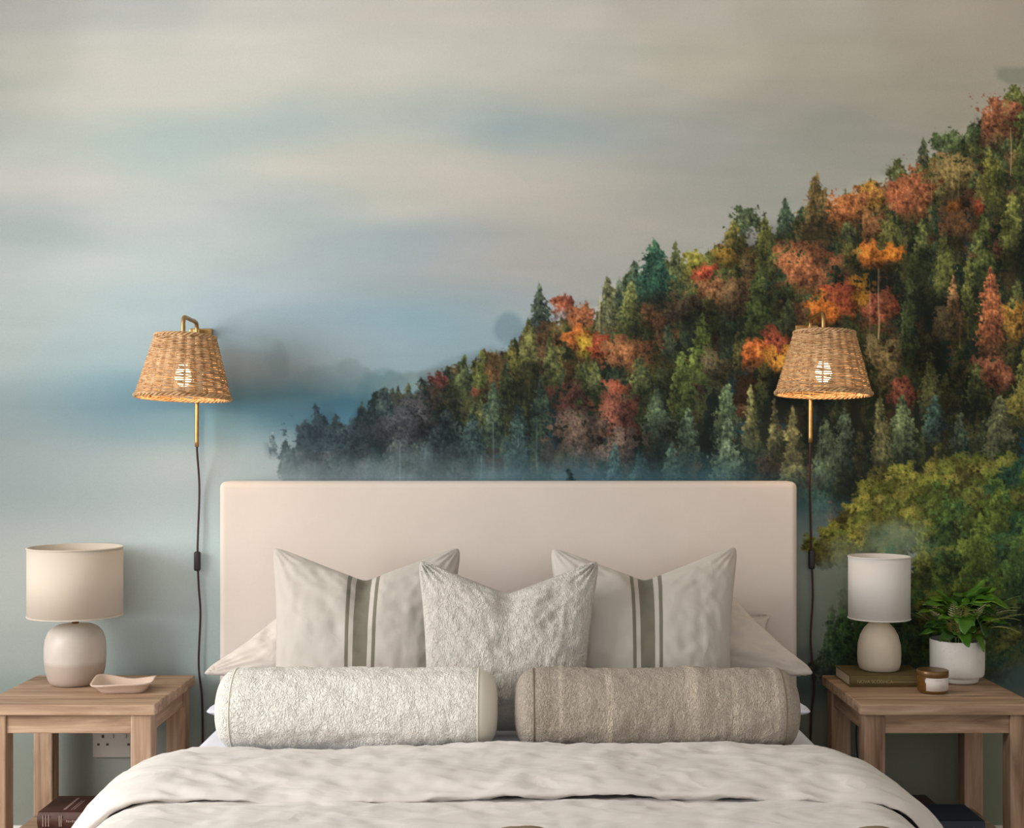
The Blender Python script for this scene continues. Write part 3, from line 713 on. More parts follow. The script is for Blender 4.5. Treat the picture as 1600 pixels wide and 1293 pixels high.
def striped_mat():
    m, nt, bs, col = fabric('striped_linen', (188, 181, 172), 1000, .04, bmp=.0005, crease=.002, cscale=8, cstretch=(1, 1, .5))
    tc = N(nt, 'ShaderNodeTexCoord'); sp = N(nt, 'ShaderNodeSeparateXYZ'); nt.links.new(tc.outputs['UV'], sp.inputs[0])
    ab = N(nt, 'ShaderNodeMath', operation='SUBTRACT'); ab.inputs[1].default_value = .5; nt.links.new(sp.outputs[0], ab.inputs[0])
    a2 = N(nt, 'ShaderNodeMath', operation='ABSOLUTE'); nt.links.new(ab.outputs[0], a2.inputs[0])
    r = N(nt, 'ShaderNodeValToRGB'); r.color_ramp.interpolation = 'CONSTANT'; e = r.color_ramp.elements
    for k, (p, v) in enumerate([(0, 1), (.036, 0), (.062, 1), (.080, 0)]):
        if k > 1: e.new(p)
        e[k].position = p; e[k].color = (v, v, v, 1)
    nt.links.new(a2.outputs[0], r.inputs[0])
    mx = N(nt, 'ShaderNodeMix', data_type='RGBA'); nt.links.new(r.outputs[0], mx.inputs[0]); nt.links.new(col, mx.inputs[6])
    mx.inputs[7].default_value = L4((112, 107, 92)); nt.links.new(mx.outputs[2], bs.inputs['Base Color'])
    return m
M_stripe = striped_mat()
cushion('striped_cushion', (-.578, -.508, .492), (-.150, -.508, .492), (-.126, -.300, .917), (-.618, -.300, .917), .082, M_stripe, 'beige linen cushion with green stripes, propped behind the cream bolster', 'cushion', 'striped linen cushions', seed=6, chop=.098, pinch=.055, wr=.003, back=.5)
cushion('striped_cushion', (.115, -.508, .492), (.528, -.508, .492), (.583, -.300, .920), (.093, -.300, .915), .082, M_stripe, 'beige linen cushion with green stripes, propped behind the taupe bolster', 'cushion', 'striped linen cushions', seed=8, chop=.098, pinch=.055, wr=.003, back=.5)

def boucle(name, col, stretch, scale=120, strength=.9, dist=.006, var=.10, bands=False):
    m, nt, bs = newmat(name); c = L4(col)
    v = coords(nt, stretch)
    n1 = ntex(nt, v, scale, 2, .5, 1.6); n2_ = ntex(nt, v, scale*2.4, 2, .5, .8)
    s4 = N(nt, 'ShaderNodeMath', operation='MULTIPLY_ADD'); s4.inputs[1].default_value = .45; nt.links.new(n2_, s4.inputs[0]); nt.links.new(n1, s4.inputs[2])
    hgt = s4.outputs[0]
    cr = ramp(nt, hgt, [(.45, vary(c, 1-var*1.5)), (.70, c), (.95, vary(c, 1+var*.6))])
    if bands:
        bv = ntex(nt, coords(nt, (22, .6, .6)), 1.0, 3, .5)
        mx = N(nt, 'ShaderNodeMix', data_type='RGBA', blend_type='MULTIPLY'); mx.inputs[0].default_value = 1
        nt.links.new(cr, mx.inputs[6]); nt.links.new(ramp(nt, bv, [(.36, (.86, .84, .82, 1)), (.56, (1.02, 1.02, 1.02, 1)), (.62, (1.30, 1.30, 1.28, 1))]), mx.inputs[7]); cr = mx.outputs[2]
    nt.links.new(cr, bs.inputs['Base Color']); bs.inputs['Roughness'].default_value = .95; bs.inputs['Sheen Weight'].default_value = .25
    bump(nt, bs, hgt, strength, dist)
    return m
M_bou = boucle('ivory_boucle', (214, 207, 197), (1.5, 1, .6), 115, 1.0, .009, .07)
M_bcream = boucle('cream_crinkle', (241, 236, 226), (1.25, 1, .9), 105, 1.0, .0085, .05)
M_btaupe = boucle('taupe_crinkle', (182, 168, 152), (1.2, 1, .9), 120, 1.0, .009, .12, True)
M_bcream_end, *_ = fabric('cream_end_cloth', (218, 211, 196), 1200, .03)
M_btaupe_end, *_ = fabric('taupe_end_cloth', (186, 171, 152), 1200, .05)
cushion('textured_cushion', (-.203, -.575, .490), (.168, -.575, .490), (.217, -.470, .899), (-.232, -.470, .899), .068, M_bou, 'ivory nubbly cushion between the two striped cushions', 'cushion', seed=10, chop=.085, pinch=.05, wr=.004, n=90, back=.4)

def bolster(name, x0, x1, R, y, z, mat, ends, label, seam, seed):
    root = tag(empty(name, ((x0+x1)/2, y, z)), label, 'bolster', 'bolster cushions')
    hl = (x1-x0)/2; n = 96; nx = 150; cap = .042; hb_ = hl-cap
    def flat(zz): return -R*.90+(zz+R*.90)*.25 if zz < -R*.90 else zz      # flattened where it rests
    def wob(x, an): return .0045*fbm(x*6+seed, math.cos(an)*1.2, math.sin(an)*1.2+seed)+.002*fbm(x*40+seed, math.cos(an)*3.5, math.sin(an)*3.5)
    V = np.zeros((nx, n, 3))
    for i in range(nx):
        x = hb_*(-1+2*i/(nx-1)); e = (hb_-abs(x))/.03
        r = R*(1-.035*max(0, 1-e)**2)
        for k in range(n):
            an = 2*PI*k/n; rr = r+wob(x, an)*min(1, e*.8)
            V[i, k] = (x, math.cos(an)*rr, flat(math.sin(an)*rr))
    link_mesh('bolster_body', grid_mesh('bolster_body', V, nx, n, True), mat, root, True)
    for sx, mend in zip((-1, 1), ends):
        m_ = 16; V = np.zeros((m_+1, n, 3))
        for i in range(m_+1):
            q = PI/2*i/m_; r = R*.965*(math.cos(q)**.62 if i < m_ else 0.0); x = sx*(hb_+cap*math.sin(q)**1.15)
            for k in range(n):
                an = 2*PI*k/n; V[i, k] = (x, math.cos(an)*r, flat(math.sin(an)*r))
        me = grid_mesh('end_panel', V, m_+1, n, True)
        bm = bmesh.new(); bm.from_mesh(me); bmesh.ops.remove_doubles(bm, verts=bm.verts[:], dist=1e-5); bmesh.ops.recalc_face_normals(bm, faces=bm.faces[:]); bm.to_mesh(me); bm.free()
        e = link_mesh('end_panel', me, mend, root, True)
        pts = [(sx*(hb_-.001), math.cos(t)*R*.968, flat(math.sin(t)*R*.968)) for t in np.linspace(0, 2*PI, 60, endpoint=False)]
        tube_obj('seam', pts, .0020, seam, e, 6, True)
    return root
M_seam_d = plain('dark_seam_thread', (120, 106, 90), .9)  # seam thread darker than the taupe cloth
bolster('bolster_cushion', -.662, -.032, .0925, -.706, .494+.0925*.93, M_bcream, (M_bcream, M_bcream_end), 'cream crinkled bolster cushion lying before the ivory cushion', M_bcream_end, 2.0)
bolster('bolster_cushion', .005, .642, .0925, -.706, .494+.0925*.93, M_btaupe, (M_btaupe, M_btaupe), 'taupe fleecy bolster cushion lying before the striped cushion', M_seam_d, 9.0)

# ------------------------------------------------------------------ wicker wall sconces
def wicker_mat():
    m, nt, bs = newmat('wicker_cane')
    v = coords(nt, (60, 60, 150)); f = ntex(nt, v, 1.0, 3)
    big = ntex(nt, coords(nt, (14, 14, 22)), 1.0, 2)
    mx = N(nt, 'ShaderNodeMix', data_type='RGBA', blend_type='MULTIPLY'); mx.inputs[0].default_value = .6
    nt.links.new(ramp(nt, f, [(.3, L4((158, 116, 76))), (.55, L4((206, 166, 120))), (.75, L4((224, 190, 148)))]), mx.inputs[6])
    nt.links.new(ramp(nt, big, [(.35, (.72, .66, .6, 1)), (.6, (1, 1, 1, 1))]), mx.inputs[7])
    nt.links.new(mx.outputs[2], bs.inputs['Base Color']); bs.inputs['Roughness'].default_value = .55
    return m
M_wicker = wicker_mat()
def emission(name, col, strength):
    m, nt, bs = newmat(name)
    bs.inputs['Base Color'].default_value = (*col, 1); bs.inputs['Emission Color'].default_value = (*col, 1)
    bs.inputs['Emission Strength'].default_value = strength
    return m
M_bulb = emission('glowing_bulb', (1.0, .82, .55), 6.0)
SH_RB, SH_RT, SH_H = .1225, .0775, .160
def shade_radius(t):            # t 0 bottom .. 1 top
    return SH_RB+(SH_RT-SH_RB)*t
def build_shade_meshes():
    ns_ = 24; bm = bmesh.new(); rings = 36
    for k in range(rings):
        t = .035+.93*k/(rings-1); r0 = shade_radius(t); z = SH_H*t
        pts = []
        for i in range(ns_*7):
            an = 2*PI*i/(ns_*7)
            wv = .0013*math.cos(ns_/2*an+(PI if k % 2 else 0))-.0020*math.cos(ns_*an)
            jit = .0007*math.sin(an*3+k*1.3)+.0005*math.sin(an*7+k*2.1)
            pts.append(((r0+wv)*math.cos(an), (r0+wv)*math.sin(an), z+jit))
        add_tube(bm, pts, .0019, 6, True)
    for i in range(ns_):
        an = 2*PI*(i+.0)/ns_
        add_tube(bm, [((shade_radius(t)-.0034)*math.cos(an), (shade_radius(t)-.0034)*math.sin(an), SH_H*t) for t in (0, .33, .66, 1)], .0026, 6)
    bmesh.ops.recalc_face_normals(bm, faces=bm.faces[:])
    me = bpy.data.meshes.new('lampshade'); bm.to_mesh(me); bm.free(); me.materials.append(M_wicker)
    out = [me]
    for nm, t, R in (('bottom_rim', 0.0, .0046), ('top_rim', 1.0, .0040)):
        bm = bmesh.new(); r0 = shade_radius(t); turns = 18 if t == 0 else 13
        for st_ in range(3):       # three strands plaited round the edge
            pts = []
            m_ = turns*10
            for i in range(m_):
                an = 2*PI*i/m_; ph = turns*an+2*PI*st_/3
                rr = r0+.8*R*math.cos(ph); zz = SH_H*t+.8*R*math.sin(ph)
                pts.append((rr*math.cos(an), rr*math.sin(an), zz))
            add_tube(bm, pts, R*.66, 6, True)
        bmesh.ops.recalc_face_normals(bm, faces=bm.faces[:])
        me2 = bpy.data.meshes.new(nm); bm.to_mesh(me2); bm.free(); me2.materials.append(M_wicker)
        out.append(me2)
    return out
SHADE = build_shade_meshes()
def sconce(name, x, zb, stem_bot, cord_pts, switch_i, label):
    root = tag(empty(name, (x, -.002, zb)), label, 'wall lamp', 'wicker wall lamps')
    yc = -.198                                       # lampshade axis in front of the wall
    sh = link_mesh('lampshade', SHADE[0], None, root); sh.location = (0, yc, 0); sh.rotation_euler = (math.radians(-2.6), math.radians(1.6), 0)
    link_mesh('bottom_rim', SHADE[1], None, sh); link_mesh('top_rim', SHADE[2], None, sh)
    zt = SH_H; ys = -.050
    st_ = spline([(0, ys, stem_bot), (0, ys, 0), (0, ys, zt+.012)], 8)
    hook = spline([(0, ys, zt+.012), (0, ys, zt+.034), (0, ys-.006, zt+.046), (0, ys-.020, zt+.051), (0, ys-.07, zt+.052), (0, yc+.020, zt+.053), (0, yc+.006, zt+.048), (0, yc, zt+.034), (0, yc, zt+.010), (0, yc, zt-.035)], 8)
    tube_obj('stem', st_+hook[1:], .0058, M_brass, root, 12)
    box_obj('wall_bracket', (-.009, ys-.004, zt+.018), (.009, -.004, zt+.034), M_brass, root, .003)
    box_obj('wall_plate', (-.032, -.009, zt+.012), (.032, 0, zt+.038), M_brass, root, .003)
    lathe_obj('lamp_holder', [(0, -.045), (.016, -.045), (.018, -.01), (.014, 0), (0, 0)], M_brass, root, 20).location = (0, yc, zt-.03)
    lathe_obj('bulb', [(0, -.062), (.010, -.060), (.019, -.050), (.022, -.038), (.018, -.022), (.011, -.008), (.010, 0), (0, 0)], M_bulb, root, 20).location = (0, yc, zt-.07)
    ll = bpy.data.lights.new('sconce_glow', 'POINT'); ll.energy = .75; ll.color = (1.0, .72, .42); ll.shadow_soft_size = .022
    lo = bpy.data.objects.new('sconce_glow', ll); COL.objects.link(lo); lo.parent = root; lo.location = (0, yc, zt-.145)
    pts = spline([(0, ys, stem_bot+.004), (0, ys+.004, stem_bot-.02)]+cord_pts, 8)
    cord = tube_obj('cord', pts, .0029, M_cord, root, 8)
    sx_, sz_ = switch_i
    bm = bmesh.new(); add_box(bm, (sx_-.0085, -.026, sz_-.027), (sx_+.0085, -.008, sz_+.027), .005, 3)
    sw = from_bm('inline_switch', bm, M_black, cord, True)
    return root
def cl(pts, x0, z0): return [((px_)-x0, -.014, z_-z0) for (px_, z_) in pts]
x0, z0 = -.869, 1.298
sconce('wall_sconce', x0, z0, 1.166-z0, cl([(-.871, 1.05), (-.875, .92), (-.876, .87), (-.873, .78), (-.868, .70), (-.873, .56), (-.864, .47), (-.862, .35), (-.866, .2)], x0, z0), (-.876-x0, .848-z0),
       'lit wicker wall lamp hanging above the beige table lamp')
x0, z0 = .823, 1.308
sconce('wall_sconce', x0, z0, 1.178-z0, cl([(.830, 1.05), (.833, .93), (.834, .87), (.838, .75), (.832, .63), (.842, .50), (.834, .42), (.832, .3), (.836, .2)], x0, z0), (.834-x0, .853-z0),
       'lit wicker wall lamp hanging above the white table lamp')

# ------------------------------------------------------------------ table lamps
def ceramic(name, col, rough=.45, speck=False, two=None):
    m, nt, bs = newmat(name); c = L4(col)
    v = coords(nt)
    out = ramp(nt, ntex(nt, v, 26, 3), [(.3, vary(c, .95)), (.7, vary(c, 1.04))])
    if two:
        tc = N(nt, 'ShaderNodeTexCoord'); sp = N(nt, 'ShaderNodeSeparateXYZ'); nt.links.new(tc.outputs['Object'], sp.inputs[0])
        mr = N(nt, 'ShaderNodeMapRange'); mr.inputs[1].default_value = two[1]-.006; mr.inputs[2].default_value = two[1]+.006
        nt.links.new(sp.outputs[2], mr.inputs[0])
        mx = N(nt, 'ShaderNodeMix', data_type='RGBA'); nt.links.new(mr.outputs[0], mx.inputs[0]); mx.inputs[6].default_value = L4(two[0]); nt.links.new(out, mx.inputs[7]); out = mx.outputs[2]
    if speck:
        vo = N(nt, 'ShaderNodeTexVoronoi'); vo.inputs['Scale'].default_value = 150; nt.links.new(v, vo.inputs['Vector'])
        n_ = ntex(nt, v, 40, 2)
        ad = N(nt, 'ShaderNodeMath', operation='MULTIPLY_ADD'); ad.inputs[1].default_value = -.24; nt.links.new(n_, ad.inputs[0]); nt.links.new(vo.outputs['Distance'], ad.inputs[2])
        mx = N(nt, 'ShaderNodeMix', data_type='RGBA', blend_type='MULTIPLY'); mx.inputs[0].default_value = 1; nt.links.new(out, mx.inputs[6])
        nt.links.new(ramp(nt, ad.outputs[0], [(.0, (.74, .70, .65, 1)), (.03, (1, 1, 1, 1))]), mx.inputs[7]); out = mx.outputs[2]
    nt.links.new(out, bs.inputs['Base Color']); bs.inputs['Roughness'].default_value = rough
    return m
def shade_cloth(name, col):
    m, nt, bs, out = fabric(name, col, 1500, .03, bmp=.0002)
    bs.inputs['Transmission Weight'].default_value = 0
    return m
M_shadeA, M_shadeB = shade_cloth('ecru_lampshade_cloth', (198, 186, 170)), shade_cloth('white_lampshade_cloth', (212, 206, 199))
M_baseA = ceramic('stone_glaze', (192, 181, 170), .45, False, ((174, 158, 145), .060))
M_baseB = ceramic('sandy_stoneware', (206, 192, 172), .75)
def table_lamp(name, loc, prof, z_sh, r_sh, h_sh, mbase, mshade, label):
    root = tag(empty(name, loc), label, 'table lamp')
    lathe_obj('lamp_base', prof, mbase, root, 56)
    zt = prof[-1][1]
    lathe_obj('neck', [(0, zt-.002), (.009, zt-.002), (.009, z_sh+.03), (.014, z_sh+.032), (.014, z_sh+.075), (0, z_sh+.075)], M_brass, root, 20)
    t = .0022
    sh = lathe_obj('lamp_shade', [(r_sh, z_sh), (r_sh, z_sh+h_sh), (r_sh-t, z_sh+h_sh), (r_sh-t, z_sh)], mshade, root, 72, True, False)
    sh.data.polygons.foreach_set('use_smooth', [abs(p.normal.z) < .5 for p in sh.data.polygons])
    for zz in (z_sh+.002, z_sh+h_sh-.002):
        tube_obj('shade_trim', [((r_sh+.0002)*math.cos(a_), (r_sh+.0002)*math.sin(a_), zz) for a_ in np.linspace(0, 2*PI, 72, endpoint=False)], .0018, mshade, sh, 6, True)
    bm = bmesh.new()      # wire spider that carries the shade
    for k in range(3):
        a_ = 2*PI*k/3+.5; add_tube(bm, [(.012*math.cos(a_), .012*math.sin(a_), z_sh+.06), ((r_sh-.002)*math.cos(a_), (r_sh-.002)*math.sin(a_), z_sh+.02)], .0015, 6)
    from_bm('shade_carrier', bm, M_brass, root, True)
    lathe_obj('bulb', [(0, .05), (.014, .046), (.021, .034), (.02, .02), (.012, .004), (.010, -.01), (0, -.01)], ceramic_white, root, 20).location = (0, 0, z_sh+.08)
    return root
ceramic_white = ceramic('opal_glass', (232, 230, 224), .3)
tl = table_lamp('table_lamp', (-1.166, -.165, NS_H),
    [(0, 0), (.056, 0), (.064, .004), (.071, .016), (.077, .040), (.0795, .070), (.0795, .100), (.077, .120), (.070, .139), (.058, .151), (.044, .158), (.020, .161), (0, .161)],
    .181, .1225, .184, M_baseA, M_shadeA, 'table lamp with a wide ecru drum shade and squat stone base')
tlb = table_lamp('table_lamp', (.991, -.128, NS_H+.0305),
    [(0, 0), (.046, 0), (.052, .004), (.0565, .020), (.0575, .045), (.056, .070), (.050, .094), (.040, .112), (.029, .124), (.021, .131), (.019, .137), (0, .137)],
    .138, .0815, .169, M_baseB, M_shadeB, 'slim table lamp with a white drum shade standing on a green book')
# the white lamp's flex runs down behind its table
tube_obj('flex', spline([Vector(p)-tlb.location for p in [(1.0, -.075, .570), (1.0, -.050, .566), (.990, -.026, .560), (.965, -.022, .45), (.958, -.022, .36), (.965, -.022, .25), (.975, -.025, .02)]], 8), .0024, M_black, tlb, 8)

# ------------------------------------------------------------------ pink dish
def dish():
    n = 96; m_ = 16; rows = []
    bm = bmesh.new()
    def outline(an, s, corner):        # rounded rectangle, unit direction
        c, sn = math.cos(an), math.sin(an); p = corner
        r = 1/((abs(c)**p+abs(sn)**p)**(1/p)); return c*r*s, sn*r*s
    prof = [(.0, .004, 0), (.55, .004, 0), (.66, .006, 0), (.80, .018, .5), (.93, .0265, .9), (.985, .029, 1), (1.0, .0275, 1), (.975, .0245, 1), (.90, .021, .8), (.76, .008, .3), (.69, .0, 0), (.0, .0, 0)]
    for (s, z, wv) in prof:
        row = []
        for k in range(n):
            an = 2*PI*k/n
            x, y = outline(an, s, 4.5)
            z2 = z+wv*(.0045*math.cos(2*an+.6)+.0035*math.cos(3*an-1.2)) if wv else z
            x *= .079*(1+.05*wv*math.cos(an+2.4)); y *= .064*(1+.06*wv*math.sin(3*an))
            row.append(bm.verts.new((x, y, z2)))
            if s == 0: break
        rows.append(row)
    for a_, b_ in zip(rows[:-1], rows[1:]):
        for k in range(n):
            k2 = (k+1) % n
            if len(a_) == 1: bm.faces.new((a_[0], b_[k], b_[k2]))
            elif len(b_) == 1: bm.faces.new((a_[k], a_[k2], b_[0]))
            else: bm.faces.new((a_[k], a_[k2], b_[k2], b_[k]))
    return from_bm('trinket_dish', bm, ceramic('blush_glaze', (208, 184, 167), .4), None, True)
d_ = tag(dish(), 'small blush pink wavy-edged dish beside the beige lamp', 'dish'); d_.location = (-1.003, -.265, NS_H+.0004); d_.rotation_euler = (0, 0, .10)

# ------------------------------------------------------------------ books
def book(name, x0, x1, y0, y1, z, th, cover, label, marks=None, group=None):
    root = tag(empty(name, ((x0+x1)/2, (y0+y1)/2, z)), label, 'book', group)
    hx, hy = (x1-x0)/2, (y1-y0)/2; c = .0028
    bm = bmesh.new()
    add_box(bm, (-hx, -hy+.003, 0), (hx, hy, c), .0008, 1); add_box(bm, (-hx, -hy+.003, th-c), (hx, hy, th), .0008, 1)
    # rounded spine towards the room
    pts = [(-hy+.004-.0075*math.sin(PI*k/8), th*k/8) for k in range(9)]
    vs = []
    for xx in (-hx, hx):
        vs.append([bm.verts.new((xx, y, zz)) for y, zz in pts]+[bm.verts.new((xx, -hy+.007, th)), bm.verts.new((xx, -hy+.007, 0))])
    m_ = len(vs[0])
    for k in range(m_): bm.faces.new((vs[0][k], vs[0][(k+1) % m_], vs[1][(k+1) % m_], vs[1][k]))
    bm.faces.new(vs[0]); bm.faces.new(vs[1][::-1])
    from_bm('cover', bm, cover, root, False)
    box_obj('page_block', (-hx+.003, -hy+.0075, c), (hx-.003, hy-.004, th-c), M_paper, root)
    return root
def text_mesh(txt, size, mat, parent, loc, rot, name='lettering'):
    cu = bpy.data.curves.new('lettering', 'FONT'); cu.body = txt; cu.size = size; cu.extrude = .0002; cu.align_x = 'LEFT'; cu.align_y = 'CENTER'
    tmp = bpy.data.objects.new('lettering_curve', cu); COL.objects.link(tmp)
    dg = bpy.context.evaluated_depsgraph_get()
    me = bpy.data.meshes.new_from_object(tmp.evaluated_get(dg)); bpy.data.objects.remove(tmp); bpy.data.curves.remove(cu)
    o = link_mesh(name, me, mat, parent, False); o.location = loc; o.rotation_euler = rot
    return o
M_green = plain('olive_book_cloth', (98, 84, 46), .75, 0, .08, 80); M_gold = plain('pale_gilt', (168, 150, 108), .55)
gb = book('book', .889, 1.096, -.2175, -.055, NS_H, .030, M_green, 'olive green book lying under the white lamp')
text_mesh('NOVA SCODHCA', .0118, M_gold, gb, (-.086, -.0852, .0150), (PI/2, 0, 0))
box_obj('gilt_line', (.004, -.0855, .0140), (.073, -.0845, .0150), M_gold, gb)
M_brown = plain('brown_leather_cover', (74, 44, 34), .55, 0, .15, 60); M_pinkcov = plain('dusty_pink_cover', (176, 150, 140), .7); M_blue = plain('navy_book_cloth', (38, 48, 66), .7); M_plum = plain('plum_brown_cover', (70, 50, 50), .6)
M_print = plain('pale_print', (150, 126, 116), .7)
lb2 = book('book', -1.178, -.960, -.415, -.250, .186, .036, M_pinkcov, 'dusty pink book at the bottom of the pair under the nightstand', group='books on the lower shelves')
lb1 = book('book', -1.176, -.955, -.412, -.262, .2222, .040, M_brown, 'brown book on top of the pair under the nightstand', group='books on the lower shelves')
for q in (-.096, -.089, -.082, -.055, -.0505): box_obj('spine_band', (q-.0012, -.0788, .006), (q+.0012, -.0770, .033), M_print, lb1)
for k in range(6): box_obj('spine_mark', (-.038+k*.0048, -.0790, .017-.001*(k % 2)), (-.0352+k*.0048, -.0778, .022-.001*(k % 3)), M_print, lb1)
for q, wd, ln in ((-.052, .0035, .105), (-.035, .0012, .08), (-.029, .0012, .08)):
    bm = bmesh.new(); add_box(bm, (q-wd, -.05, .0398), (q+wd, -.05+ln, .0403))
    from_bm('cover_print', bm, M_print, lb1)
rb1 = book('book', .975, 1.171, -.418, -.268, .186, .056, M_blue, 'navy blue book on the shelf under the potted fern', group='books on the lower shelves')
text_mesh('roomi', .016, M_print, rb1, (.030, -.0792, .038), (PI/2, 0, 0))
rb2 = book('book', .955, 1.130, -.262, -.085, .186, .030, M_plum, 'plum brown book lying behind the navy one', group='books on the lower shelves')

# ------------------------------------------------------------------ candle jar
cr = tag(empty('candle_jar', (1.0845, -.283, NS_H)), 'amber glass candle jar with a white paper label', 'candle')
ma, nt, bs = newmat('amber_glass'); bs.inputs['Base Color'].default_value = L4((150, 104, 48)); bs.inputs['Roughness'].default_value = .12; bs.inputs['Transmission Weight'].default_value = .55; bs.inputs['IOR'].default_value = 1.45
nn = ntex(nt, coords(nt), 20, 2); nt.links.new(ramp(nt, nn, [(.3, L4((136, 92, 40))), (.7, L4((160, 114, 56)))]), bs.inputs['Base Color'])
lathe_obj('jar', [(0, 0), (.033, 0), (.037, .003), (.0385, .008), (.0385, .055), (.0365, .056), (.0355, .055), (.0355, .008), (.030, .005), (0, .005)], ma, cr, 48)
lathe_obj('wax', [(0, .0055), (.0345, .0055), (.0345, .041), (0, .0405)], plain('cream_wax', (176, 140, 92), .6), cr, 40)
M_lid = plain('bronze_lid', (112, 84, 46), .35, .4, .08, 40)
lathe_obj('lid', [(.0, .0500), (.0355, .0500), (.0393, .0440), (.0398, .0445), (.0398, .0575), (.0385, .0588), (.034, .0582), (0, .0580)], M_lid, cr, 48)
ml, nt, bs = newmat('printed_label'); tc = N(nt, 'ShaderNodeTexCoord'); sp = N(nt, 'ShaderNodeSeparateXYZ'); nt.links.new(tc.outputs['UV'], sp.inputs[0])
def band(src, a_, b_):
    g1 = N(nt, 'ShaderNodeMath', operation='GREATER_THAN'); g1.inputs[1].default_value = a_; nt.links.new(src, g1.inputs[0])
    g2 = N(nt, 'ShaderNodeMath', operation='LESS_THAN'); g2.inputs[1].default_value = b_; nt.links.new(src, g2.inputs[0])
    mu = N(nt, 'ShaderNodeMath', operation='MULTIPLY'); nt.links.new(g1.outputs[0], mu.inputs[0]); nt.links.new(g2.outputs[0], mu.inputs[1]); return mu.outputs[0]
tot = None
for (ua, ub, va, vb) in ((.30, .52, .80, .85), (.46, .68, .52, .545), (.46, .68, .40, .425), (.46, .66, .28, .30)):
    mu = N(nt, 'ShaderNodeMath', operation='MULTIPLY'); nt.links.new(band(sp.outputs[0], ua, ub), mu.inputs[0]); nt.links.new(band(sp.outputs[1], va, vb), mu.inputs[1])
    if tot is None: tot = mu.outputs[0]
    else:
        ad = N(nt, 'ShaderNodeMath', operation='ADD'); nt.links.new(tot, ad.inputs[0]); nt.links.new(mu.outputs[0], ad.inputs[1]); tot = ad.outputs[0]
nt.links.new(ramp(nt, tot, [(0, L4((216, 204, 196))), (1, L4((176, 160, 150)))]), bs.inputs['Base Color']); bs.inputs['Roughness'].default_value = .7
V = np.zeros((25, 2, 3)); UV = np.zeros((25, 2, 2))
for i in range(25):
    an = math.radians(-132+112*i/24)
    for j in range(2): V[i, j] = (.0389*math.cos(an), .0389*math.sin(an), .0085+.033*j); UV[i, j] = (i/24, j)
o = link_mesh('paper_label', grid_mesh('paper_label', V, 25, 2, False, UV), ml, cr)
sm = o.modifiers.new('thick', 'SOLIDIFY'); sm.thickness = .0003; sm.offset = 0

# ------------------------------------------------------------------ potted fern
pf = tag(empty('potted_plant', (1.199, -.135, NS_H)), 'leafy green fern in a white speckled pot', 'plant')
lathe_obj('pot', [(0, .001), (.050, .001), (.0545, .003), (.0555, .012), (.0555, .0145), (.066, .0175), (.0695, .024), (.0705, .040), (.0712, .112), (.0700, .1145), (.0670, .1140), (.0660, .100), (.062, .03), (0, .028)], ceramic('speckled_white_glaze', (212, 206, 198), .5, True), pf, 64)
lathe_obj('soil', [(0, .103), (.0655, .100)], plain('potting_soil', (36, 28, 22), .95, 0, .3, 120), pf, 40)
def leaf_mat(name, c0, c1, rough=.45):
    m, nt, bs = newmat(name); v = coords(nt)
    nt.links.new(ramp(nt, ntex(nt, v, 34, 3), [(.3, L4(c0)), (.7, L4(c1))]), bs.inputs['Base Color'])
    bs.inputs['Roughness'].default_value = rough; bs.inputs['Subsurface Weight'].default_value = .0
    return m
M_leaf = [leaf_mat('fresh_leaf', (74, 112, 26), (104, 142, 40)), leaf_mat('mid_leaf', (52, 92, 24), (78, 118, 32)), leaf_mat('deep_leaf', (34, 62, 22), (50, 84, 26))]
M_pale = [leaf_mat('pale_frond', (150, 150, 92), (196, 190, 150), .6), leaf_mat('olive_frond', (92, 96, 46), (132, 130, 70), .6)]
def leaf_mesh(L, W, bend, fold=.25, wav=.0, ns_=10):
    V = np.zeros((ns_+1, 5, 3))
    for i in range(ns_+1):
        t = i/ns_; w_ = W*(math.sin(PI*min(1, t**.75*.97+.02))**.8)*(1-.25*t)
        an = bend*t
        x = L*(math.sin(an)/bend if abs(bend) > 1e-3 else t); z = -L*((1-math.cos(an))/bend if abs(bend) > 1e-3 else 0)
        for j in range(5):
            s = -1+j/2
            V[i, j] = (x, s*w_*(1+.12*math.sin(9*t+j)*wav), z+abs(s)*w_*fold*(1 if abs(s) < 1 else .8)+wav*.004*math.sin(14*t+s))
    return grid_mesh('leaf', V, ns_+1, 5)
pr = random.Random(21)
def place(o, az, el, base, roll=0):
    q = Matrix.Rotation(az, 4, 'Z') @ Matrix.Rotation(-el, 4, 'Y') @ Matrix.Rotation(roll, 4, 'X')
    o.matrix_local = Matrix.Translation(base) @ q
for k in range(60):                      # broad fresh leaves on short stalks
    az = pr.uniform(0, 2*PI) if k % 2 else pr.uniform(-PI*.98, -PI*.02)
    ring = pr.random()
    el = math.radians(pr.uniform(8, 60) if k > 14 else pr.uniform(40, 82)); L = pr.uniform(.075, .115)
    if math.sin(az) > .45: L *= .6
    base_r = .010+.03*ring; hgt = pr.uniform(.130, .215)-.02*(k < 8)
    b_ = Vector((base_r*math.cos(az), base_r*math.sin(az), hgt))
    m_ = M_leaf[0 if pr.random() < .42 else (1 if pr.random() < .7 else 2)]
    o = link_mesh('leaf', leaf_mesh(L, L*pr.uniform(.22, .32), pr.uniform(.5, 1.6), .25, 1), m_, pf)
    sm = o.modifiers.new('thick', 'SOLIDIFY'); sm.thickness = .0006; sm.offset = 0
    place(o, az, el, b_, pr.uniform(-.6, .6))
    tube_obj('stalk', [(0, 0, .09), tuple(b_*.6+Vector((0, 0, .035))), tuple(b_)], .0012, M_leaf[2], pf, 5)
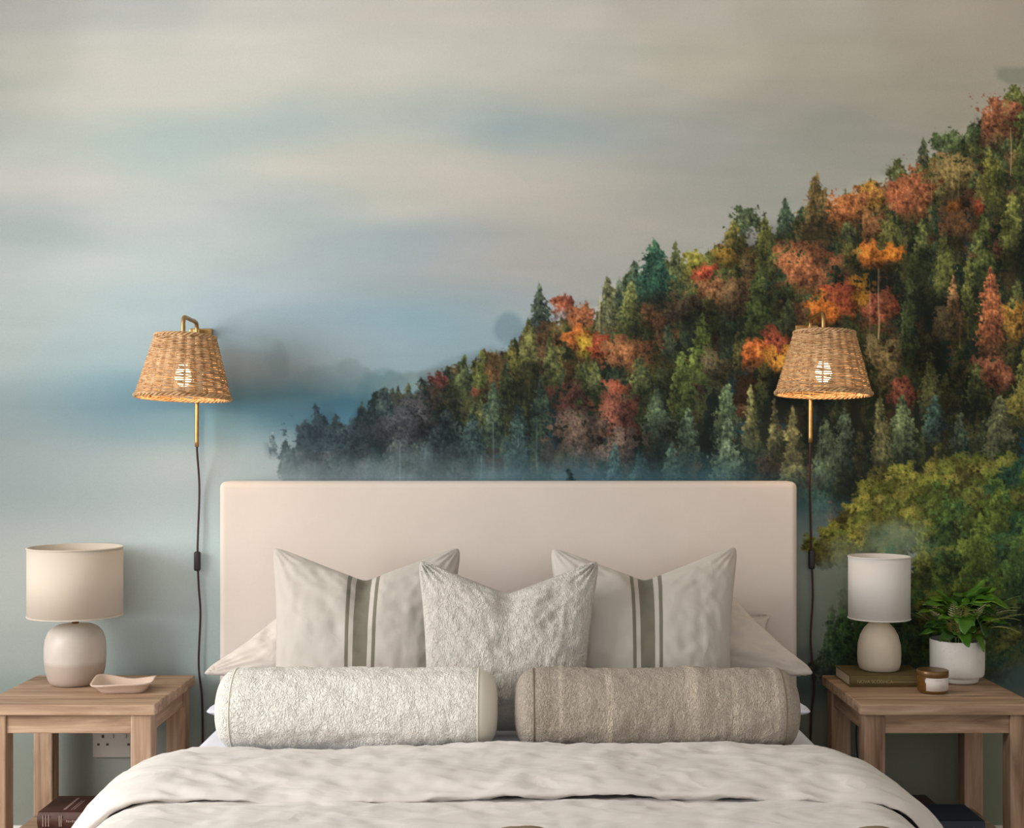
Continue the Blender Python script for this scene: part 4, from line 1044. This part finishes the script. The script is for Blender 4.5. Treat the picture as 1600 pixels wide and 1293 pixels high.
def frond(L, bend, npair, wl, mat):
    bm = bmesh.new(); pts = []
    for i in range(npair+1):
        t = i/npair; an = bend*t
        pts.append(Vector((L*math.sin(an)/bend, 0, -L*(1-math.cos(an))/bend)))
    add_tube(bm, pts, [.0012*(1-.7*i/npair)+.0003 for i in range(npair+1)], 5)
    for i in range(2, npair+1):
        t = i/npair; ln = wl*math.sin(PI*min(1, t*.9+.12))*1.1+.003; p = pts[i]; d0 = (pts[i]-pts[i-1]).normalized()
        for s in (-1, 1):
            tip = p+Vector((d0.x*ln*.55, s*ln*.85, d0.z*ln*.5-ln*.12)); side = d0*ln*.20; up = Vector((0, 0, .0004))
            mid = (p+tip)/2
            a_ = [bm.verts.new(q) for q in (p, mid+side, tip, mid-side)]; b_ = [bm.verts.new(q-up) for q in (p, mid+side, tip, mid-side)]
            bm.faces.new(a_); bm.faces.new(b_[::-1])
            for q in range(4): bm.faces.new((a_[q], b_[q], b_[(q+1) % 4], a_[(q+1) % 4]))
    return bm
for k in range(30):                      # feathery outer fronds, some dry and pale
    az = 2*PI*k/30+pr.uniform(-.15, .15); L = pr.uniform(.145, .205)
    if math.sin(az) > .3: L *= .62
    elif math.cos(az) < -.5: L *= .72
    bm = frond(L, pr.uniform(.8, 1.5), 15, pr.uniform(.018, .026), None)
    o = from_bm('frond', bm, (M_pale[0] if k % 3 == 0 else M_pale[1]) if k % 4 != 3 else M_leaf[1], pf)
    place(o, az, math.radians(pr.uniform(56, 84)), Vector((.03*math.cos(az), .03*math.sin(az), .104)), 0)

# ------------------------------------------------------------------ wall socket
ws = tag(empty('wall_socket', (-1.097, -.002, .329)), 'white double wall socket low on the wall under the nightstand', 'socket')
M_sock = plain('socket_plastic', (150, 143, 134), .45, 0, .01, 10)
box_obj('face_plate', (-.073, -.010, -.030), (.073, 0, .040), M_sock, ws, .003)
for cx in (-.044, .040):
    for (hx_, hz_, wx, wz) in ((0, .030, .0035, .0045), (-.0125, .0075, .0035, .003), (.0125, .0075, .0035, .003)):
        box_obj('pin_hole', (cx+hx_-wx, -.0106, hz_-wz), (cx+hx_+wx, -.0096, hz_+wz), M_black, ws)
for cx in (-.020, .016):
    box_obj('rocker_switch', (cx-.006, -.0125, .026), (cx+.006, -.009, .037), M_sock, ws, .001)
